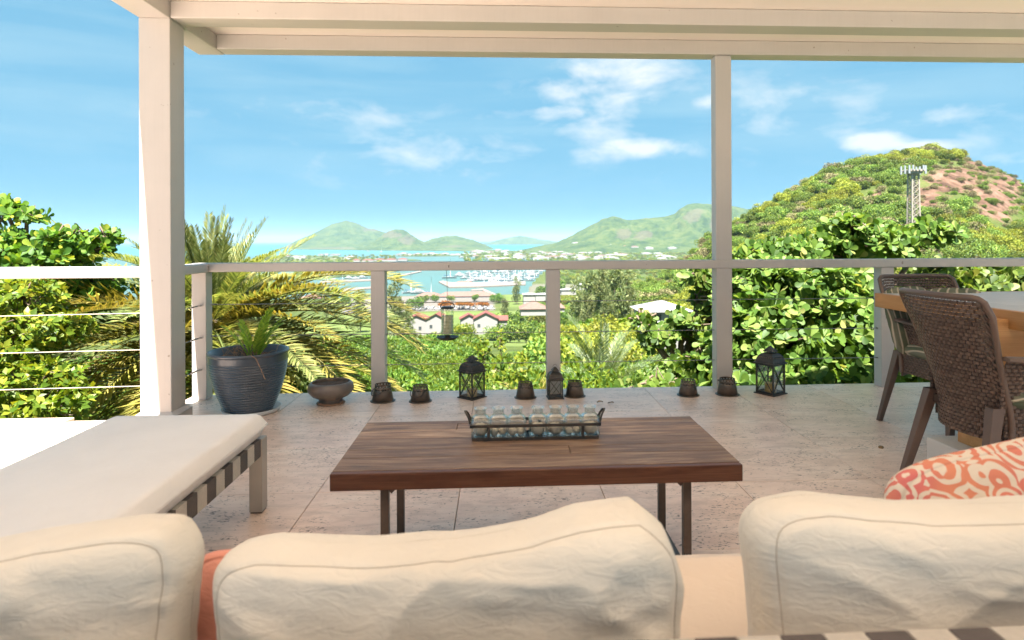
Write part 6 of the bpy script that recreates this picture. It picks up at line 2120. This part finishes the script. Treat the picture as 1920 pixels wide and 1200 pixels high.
def undergrowth():
    rng = np.random.default_rng(19)
    kinds = []
    for mat in ('bush', 'bush', 'bush_green', 'bush_green', 'bush_dry'):
        kinds.append(crown_mesh('shrub', rng, 1.0, 4600 if mat != 'bush_dry' else 1500, 0.072, L[mat], 7, 0.85, BLADE, 1.5, 0.35))
    far = [crown_mesh('shrub', rng, 1.0, 900, 0.2, L[m_], 7, 0.85, BLADE, 1.5, 0.35) for m_ in ('bush', 'bush', 'bush_green', 'bush_green', 'bush_dry')]
    px, d, X, Y = spray(-250, 1420, 9.5, 34, 1500, rng)
    # brown drifts and green drifts
    P = np.stack([X, Y, 0 * X], -1)
    f = fbm(P, 0.22, 3)
    g2 = fbm(P + 50, 0.16, 2) + rng.normal(size=len(px)) * 0.12
    idx = np.where(f > 0.36, 4, np.where(g2 > -0.02, rng.integers(0, 2, len(px)), rng.integers(2, 4, len(px))))
    idx = np.where((d < 13) & (idx < 2) & (rng.random(len(d)) < 0.6), idx + 2, idx)
    Z = ground_z(X, Y) + rng.uniform(-0.2, 1.5, len(X))
    Zc = EYE - 0.262 * d
    Z = np.where((d < 16), np.minimum(Z, Zc - 1.0), Z)
    scatter('undergrowth', X, Y, Z, idx, rng.uniform(0.5, 1.5, len(X)), kinds, 'dense yellow green scrub growing on the slope below the terrace')
    px, d, X, Y = spray(-300, 1500, 32, 215, 4400, rng)
    keep = (lawn_mask(X, Y) < 0.3) & ~((px > 880) & (px < 1035) & (d > 120))
    keep &= ~((np.abs(px - 1262) < 75) & (np.abs(d - 84) < 22)) & ~((px > 885) & (px < 1028) & (d > 75))
    X, Y, px, d = X[keep], Y[keep], px[keep], d[keep]
    f = fbm(np.stack([X, Y, 0 * X], -1), 0.06, 3)
    idx = np.where(f > 0.4, 4, np.where(px < 900, rng.integers(0, 3, len(px)), rng.integers(0, 4, len(px))))
    scatter('scrub', X, Y, ground_z(X, Y) - 0.3, idx, rng.uniform(0.9, 1.9, len(X)) * np.clip(d / 70, 1.0, 1.6), far, 'scrub covering the lower slope down to the white villas')
    # right hand hill
    wk = []
    for mat in ('wood', 'wood', 'wood_yellow', 'wood_yellow', 'wood_dry'):
        wk.append(crown_mesh('hill_tree', rng, 1.0, 2100 if mat != 'wood_dry' else 1300, 0.125, L[mat], 7, 0.8, OVAL, 1.5, 0.3))
    px, d, X, Y = spray(1030, 2350, 60, 470, 7000, rng, log=False)
    rk = rock_mask(X, Y)
    R = np.interp(px, [1000, 1260, 1500, 1750, 2200, 3000], [230, 265, 330, 410, 430, 450])
    keep = (rng.random(len(px)) > rk * 0.62) & (d < R + 25) & ~((np.abs(px - 1262) < 75) & (d < 112))
    pave = lawn_mask(X, Y)
    keep &= pave < 0.4
    X, Y, px, d, rk = X[keep], Y[keep], px[keep], d[keep], rk[keep]
    f = fbm(np.stack([X, Y, 0 * X], -1), 0.018, 3) + rng.normal(size=len(X)) * 0.18
    h = d / np.interp(px, [1000, 1260, 1500, 1750, 2200, 3000], [230, 265, 330, 410, 430, 450])
    low = (h < 0.78) & (px < 1640)
    idx = np.where(rk > 0.22, np.where(rng.random(len(X)) < 0.5, 4, 0), np.where(f > (0.0 if True else 0) + np.where(low, -0.3, 0.05), rng.integers(2, 4, len(X)), np.where(rng.random(len(X)) < 0.14, 4, rng.integers(0, 2, len(X)))))
    sc = rng.uniform(1.8, 4.2, len(X)) * np.where(rk > 0.2, 0.5, 1.0) * np.where(h > 0.9, 0.75, 1.0)
    scatter('hill_woodland', X, Y, ground_z(X, Y) - 0.6, idx, sc, wk, 'green and yellow woodland covering the hill on the right')
    # low trees of the flat land round the marina
    px, d, X, Y = spray(1000, 1330, 470, 1500, 1300, rng)
    keep = ~((px < 1045) & (d > 640)) & (d > 430)
    keep &= pave_mask(X, Y) < 0.2
    X, Y, px, d = X[keep], Y[keep], px[keep], d[keep]
    scatter('marina_woodland', X, Y, ground_z(X, Y) - 0.5, rng.integers(0, 4, len(X)), rng.uniform(2.6, 4.6, len(X)), wk, 'trees on the flat land behind the marina')
    px, d, X, Y = spray(870, 1330, 1550, 3300, 1300, rng)
    X2 = spray(480, 740, 1300, 2500, 420, rng)
    X3 = spray(745, 905, 2440, 2600, 60, rng)
    X4 = spray(560, 700, 1060, 1240, 60, rng)
    X, Y = np.concatenate([X, X2[2], X3[2], X4[2]]), np.concatenate([Y, X2[3], X3[3], X4[3]])
    scatter('shore_woodland', X, Y, np.full(len(X), SEA + 1.2), rng.integers(0, 4, len(X)), rng.uniform(3.0, 6.0, len(X)), wk, 'trees among the far houses round the bay')
undergrowth()

def mid_trees():
    rng = np.random.default_rng(23)
    def trunked(name, label, cat, crown, px, py_base, d, sc, group=None, th=2.0, cz=1.2, tr=0.25):
        p = at(px, 450, d)
        z = gz(p) - 0.2
        t = thing(name, label, cat, (p.x, p.y, z), rng.uniform(0, 6.28), group)
        sx, sz = (sc if isinstance(sc, tuple) else (sc, sc))
        o = link('crown', crown, t, (0, 0, cz))
        o.scale = (sx, sx, sz)
        MB().tube([(0, 0, 0), (0.1, 0, cz * 0.6), (0, 0, cz + sz * 0.9)], [tr, tr * 0.8, tr * 0.4], 7, caps=False).obj('trunk', M['bark'], t)
        return t
    round_ = [crown_mesh('crown', rng, 1.0, 1500, 0.15, L[m_], 7, 0.9, OVAL, 1.5, 0.2) for m_ in ('bush_green', 'wood', 'lime', 'wood_yellow')]
    # casuarinas: tall feathery crowns
    def casu(lobes=16):
        P, D = [], []
        for k in range(lobes):
            z = rng.uniform(0.15, 1.0)
            a = rng.uniform(0, 6.28)
            r = 0.26 * (1 - 0.6 * z) * rng.uniform(0.3, 1.0)
            m = 110
            d = rnd_dirs(m, rng, 0.0)
            P.append(np.array([r * math.cos(a), r * math.sin(a), z]) + d * np.array([0.10, 0.10, 0.12]) * rng.uniform(0.4, 1.0, (m, 1)))
            D.append(d)
        P, D = np.concatenate(P), np.concatenate(D)
        ax = unit(D * 0.5 + np.array([0, 0, 0.35]) + rng.normal(size=P.shape) * 0.4)
        V, Q = leaf_arrays(P, ax, unit(rng.normal(size=P.shape)), 0.075 * rng.uniform(0.6, 1.3, len(P)), BLADE, 0.9)
        return fastmesh('crown', V, Q, L['pine'])
    cas = [casu(18), casu(22), casu(14)]
    cs = [(738, 240, 24, 'tall sparse casuarina just right of the second railing post', 0), (764, 255, 15, 'shorter casuarina leaning beside the tall sparse one', 2), (675, 330, 21, 'casuarina just left of the second railing post', 1), (627, 430, 20, 'thin casuarina above the palm fronds', 2), (612, 440, 15, 'small casuarina above the palm fronds, left of the thin one', 1),
          (945, 360, 15, 'dark casuarina right of the orange trees', 1), (969, 560, 22, 'casuarina standing in front of the marina', 0),
          (1085, 190, 17, 'casuarina in the grey green group right of the third post, its left edge', 0), (1108, 185, 19, 'casuarina in the grey green group, second from its left', 1), (1130, 180, 20, 'tallest casuarina in the middle of the grey green group', 2),
          (1152, 175, 19, 'casuarina in the grey green group, second from its right', 1), (1175, 178, 17, 'casuarina in the grey green group, its right edge', 0), (1140, 160, 14, 'low casuarina in front of the grey green group', 2), (1100, 160, 13, 'low casuarina at the front left of the grey green group', 1)]
    for px, d, h, lab, k in cs:
        p = at(px, 450, d)
        z = gz(p) - 0.3
        t = thing('casuarina_tree', lab, 'tree', (p.x, p.y, z), rng.uniform(0, 6.28), 'feathery casuarina trees')
        o = link('crown', cas[k], t, (0, 0, 0))
        w = h * (0.72 if px > 1070 else 0.8)
        o.scale = (w, w, h)
        MB().tube([(0, 0, 0), (0.2, 0.1, h * 0.4), (0, 0, h * 0.9)], [0.32, 0.22, 0.06], 7, caps=False).obj('trunk', M['bark'], t)
    trunked('round_tree', 'round dark green tree left of the orange flame trees', 'tree', round_[0], 778, 0, 500, (6.8, 6.2), cz=2.2, tr=0.4)
    fl = [crown_mesh('crown', rng, 1.0, 1300, 0.17, L['flame'], 7, 0.5, OVAL, 1.5, 0.3) for _ in range(2)]
    for px, s, lab in ((836, 9.5, 'orange flowering flame tree right above the bird feeder'), (861, 7.6, 'orange flame tree, second from the bird feeder'), (881, 7.4, 'orange flame tree, third from the bird feeder'), (905, 8.4, 'orange flame tree at the right end of the row, beside the dark casuarina')):
        trunked('flame_tree', lab, 'tree', fl[int(px) % 2], px, 0, 508 + rng.uniform(-4, 4), (s * 0.66, s * 0.5), 'orange flame trees along the car park', cz=3.6, tr=0.35)
    trunked('flame_tree', 'small orange flame tree near the boats, seen over the palm fronds', 'tree', fl[0], 594, 0, 1080, (7, 5), 'flame trees by the water', cz=2)
    for px, d, s, k, lab in ((785, 300, 5.2, 1, 'wide dark bush behind the leftmost villas'), (812, 305, 4.6, 1, 'dark bush behind the villa left of the feeder'), (855, 235, 4.4, 2, 'bright green tree just right of the bird feeder tube'), (868, 225, 4.6, 2, 'bright yellow green tree in front of the villas right of the feeder'), (845, 240, 3.8, 0, 'small green tree behind the bird feeder tube'),
                             (905, 330, 5.4, 0, 'green tree behind the right hand villas'), (930, 330, 6.0, 1, 'dark green tree behind the rightmost villa'), (962, 320, 7.0, 0, 'big dark green tree beside the dusty pink roof'), (949, 300, 5.0, 1, 'dark tree at the end of the villas'),
                             (955, 240, 5.5, 1, 'olive green tree in front of the link building'), (985, 235, 5.6, 1, 'olive green tree in the hedge above the golf lawn'), (1012, 232, 5.2, 0, 'green tree at the right end of the hedge above the golf lawn'), (930, 238, 4.2, 1, 'low olive tree right of the rightmost villa'),
                             (1010, 350, 6.0, 3, 'yellow green tree behind the dusty pink roof'), (1030, 130, 3.6, 1, 'olive tree beside the golf lawn, partly behind the third post'), (1065, 175, 5.0, 0, 'green tree below the casuarina group'), (1090, 130, 4.2, 0, 'dark green tree at the foot of the casuarina group'), (1120, 125, 4.4, 0, 'round green tree below the tallest casuarina'),
                             (1155, 120, 4.4, 3, 'yellow green tree below the right edge of the casuarina group'), (690, 235, 3.0, 0, 'small tree left of the second railing post'), (765, 228, 2.6, 0, 'small green tree at the left end of the villas'), (818, 232, 2.6, 3, 'low olive shrub at the front of the villas'),
                             (648, 560, 6.0, 0, 'dark green tree before the small pink roof left of the second railing post'), (795, 585, 5.0, 1, 'olive tree before the shops, left of the orange trees'), (815, 590, 4.6, 0, 'green tree touching the left end of the long shop roof'),
                             (930, 575, 6.0, 0, 'green tree at the right end of the long shop roof'), (975, 270, 4.2, 0, 'green tree before the dusty pink roof, left side'), (1000, 262, 4.6, 1, 'olive tree before the dusty pink roof, in the middle'), (1022, 268, 4.4, 0, 'green tree before the dusty pink roof, next to the third post'),
                             (845, 600, 4.0, 1, 'low olive tree before the middle of the long shop roof'), (890, 600, 4.4, 0, 'low green tree behind the third orange tree'), (1050, 300, 5.0, 0, 'green tree just right of the third railing post, before a pink roof'),
                             (1335, 160, 4.5, 3, 'yellow tree on the slope left of the slim roof post'), (1020, 640, 9.0, 0, 'green tree behind the boathouse'), (1040, 660, 11, 0, 'leafy tree at the right end of the marina')):
        trunked('round_tree', lab, 'tree', round_[k], px, 0, d, (s, s * 0.95), cz=1.0)
    # shrub with upright twigs, bright leaves, on the slope in front of the golf lawn
    rngb = np.random.default_rng(31)
    for px, py, d, n, lab, s in ((905, 668, 16, 40, 'yellow green large leaved bush with upright shoots in front of the golf lawn', 0.13), (938, 652, 17, 14, 'upright shoot of bright leaves rising in front of the golf lawn', 0.13), (975, 690, 14, 70, 'bright leafy bush between the two left lanterns', 0.12)):
        r = at(px, 760, d)
        q = [blob(px, py, d, 13, 0.3, 30, n), blob(px - 12, py + 40, d, 26, 0.5, 22, n), blob(px + 14, py + 50, d, 26, 0.5, 22, n)]
        broad_tree('leafy_bush', lab, 'bush', (r.x, r.y, gz(r) - 0.1), q, L['lime'], s, rngb, tmpl=OVAL, wid=1.2, nleaf=(6, 9), trunk_r=0.03)
mid_trees()
# ---------------------------------------------------------------- sea haze: one closed box of thin air
def build_haze():
    o = MB().bx((-43000, -60, SEA - 6), (43000, 43000, 260)).obj('haze', None)
    m = bpy.data.materials.new('thin_haze')
    m.use_nodes = True
    nt = m.node_tree
    nt.nodes.clear()
    v = nd(nt, 'ShaderNodeVolumePrincipled', {'Color': (0.44, 0.68, 0.86, 1), 'Density': HAZE, 'Anisotropy': 0.1})
    out = nt.nodes.new('ShaderNodeOutputMaterial')
    nt.links.new(v.outputs[0], out.inputs['Volume'])
    o.data.materials.append(m)
    stuff(o)
HAZE = 0.00006
if USE_HAZE:
    build_haze()
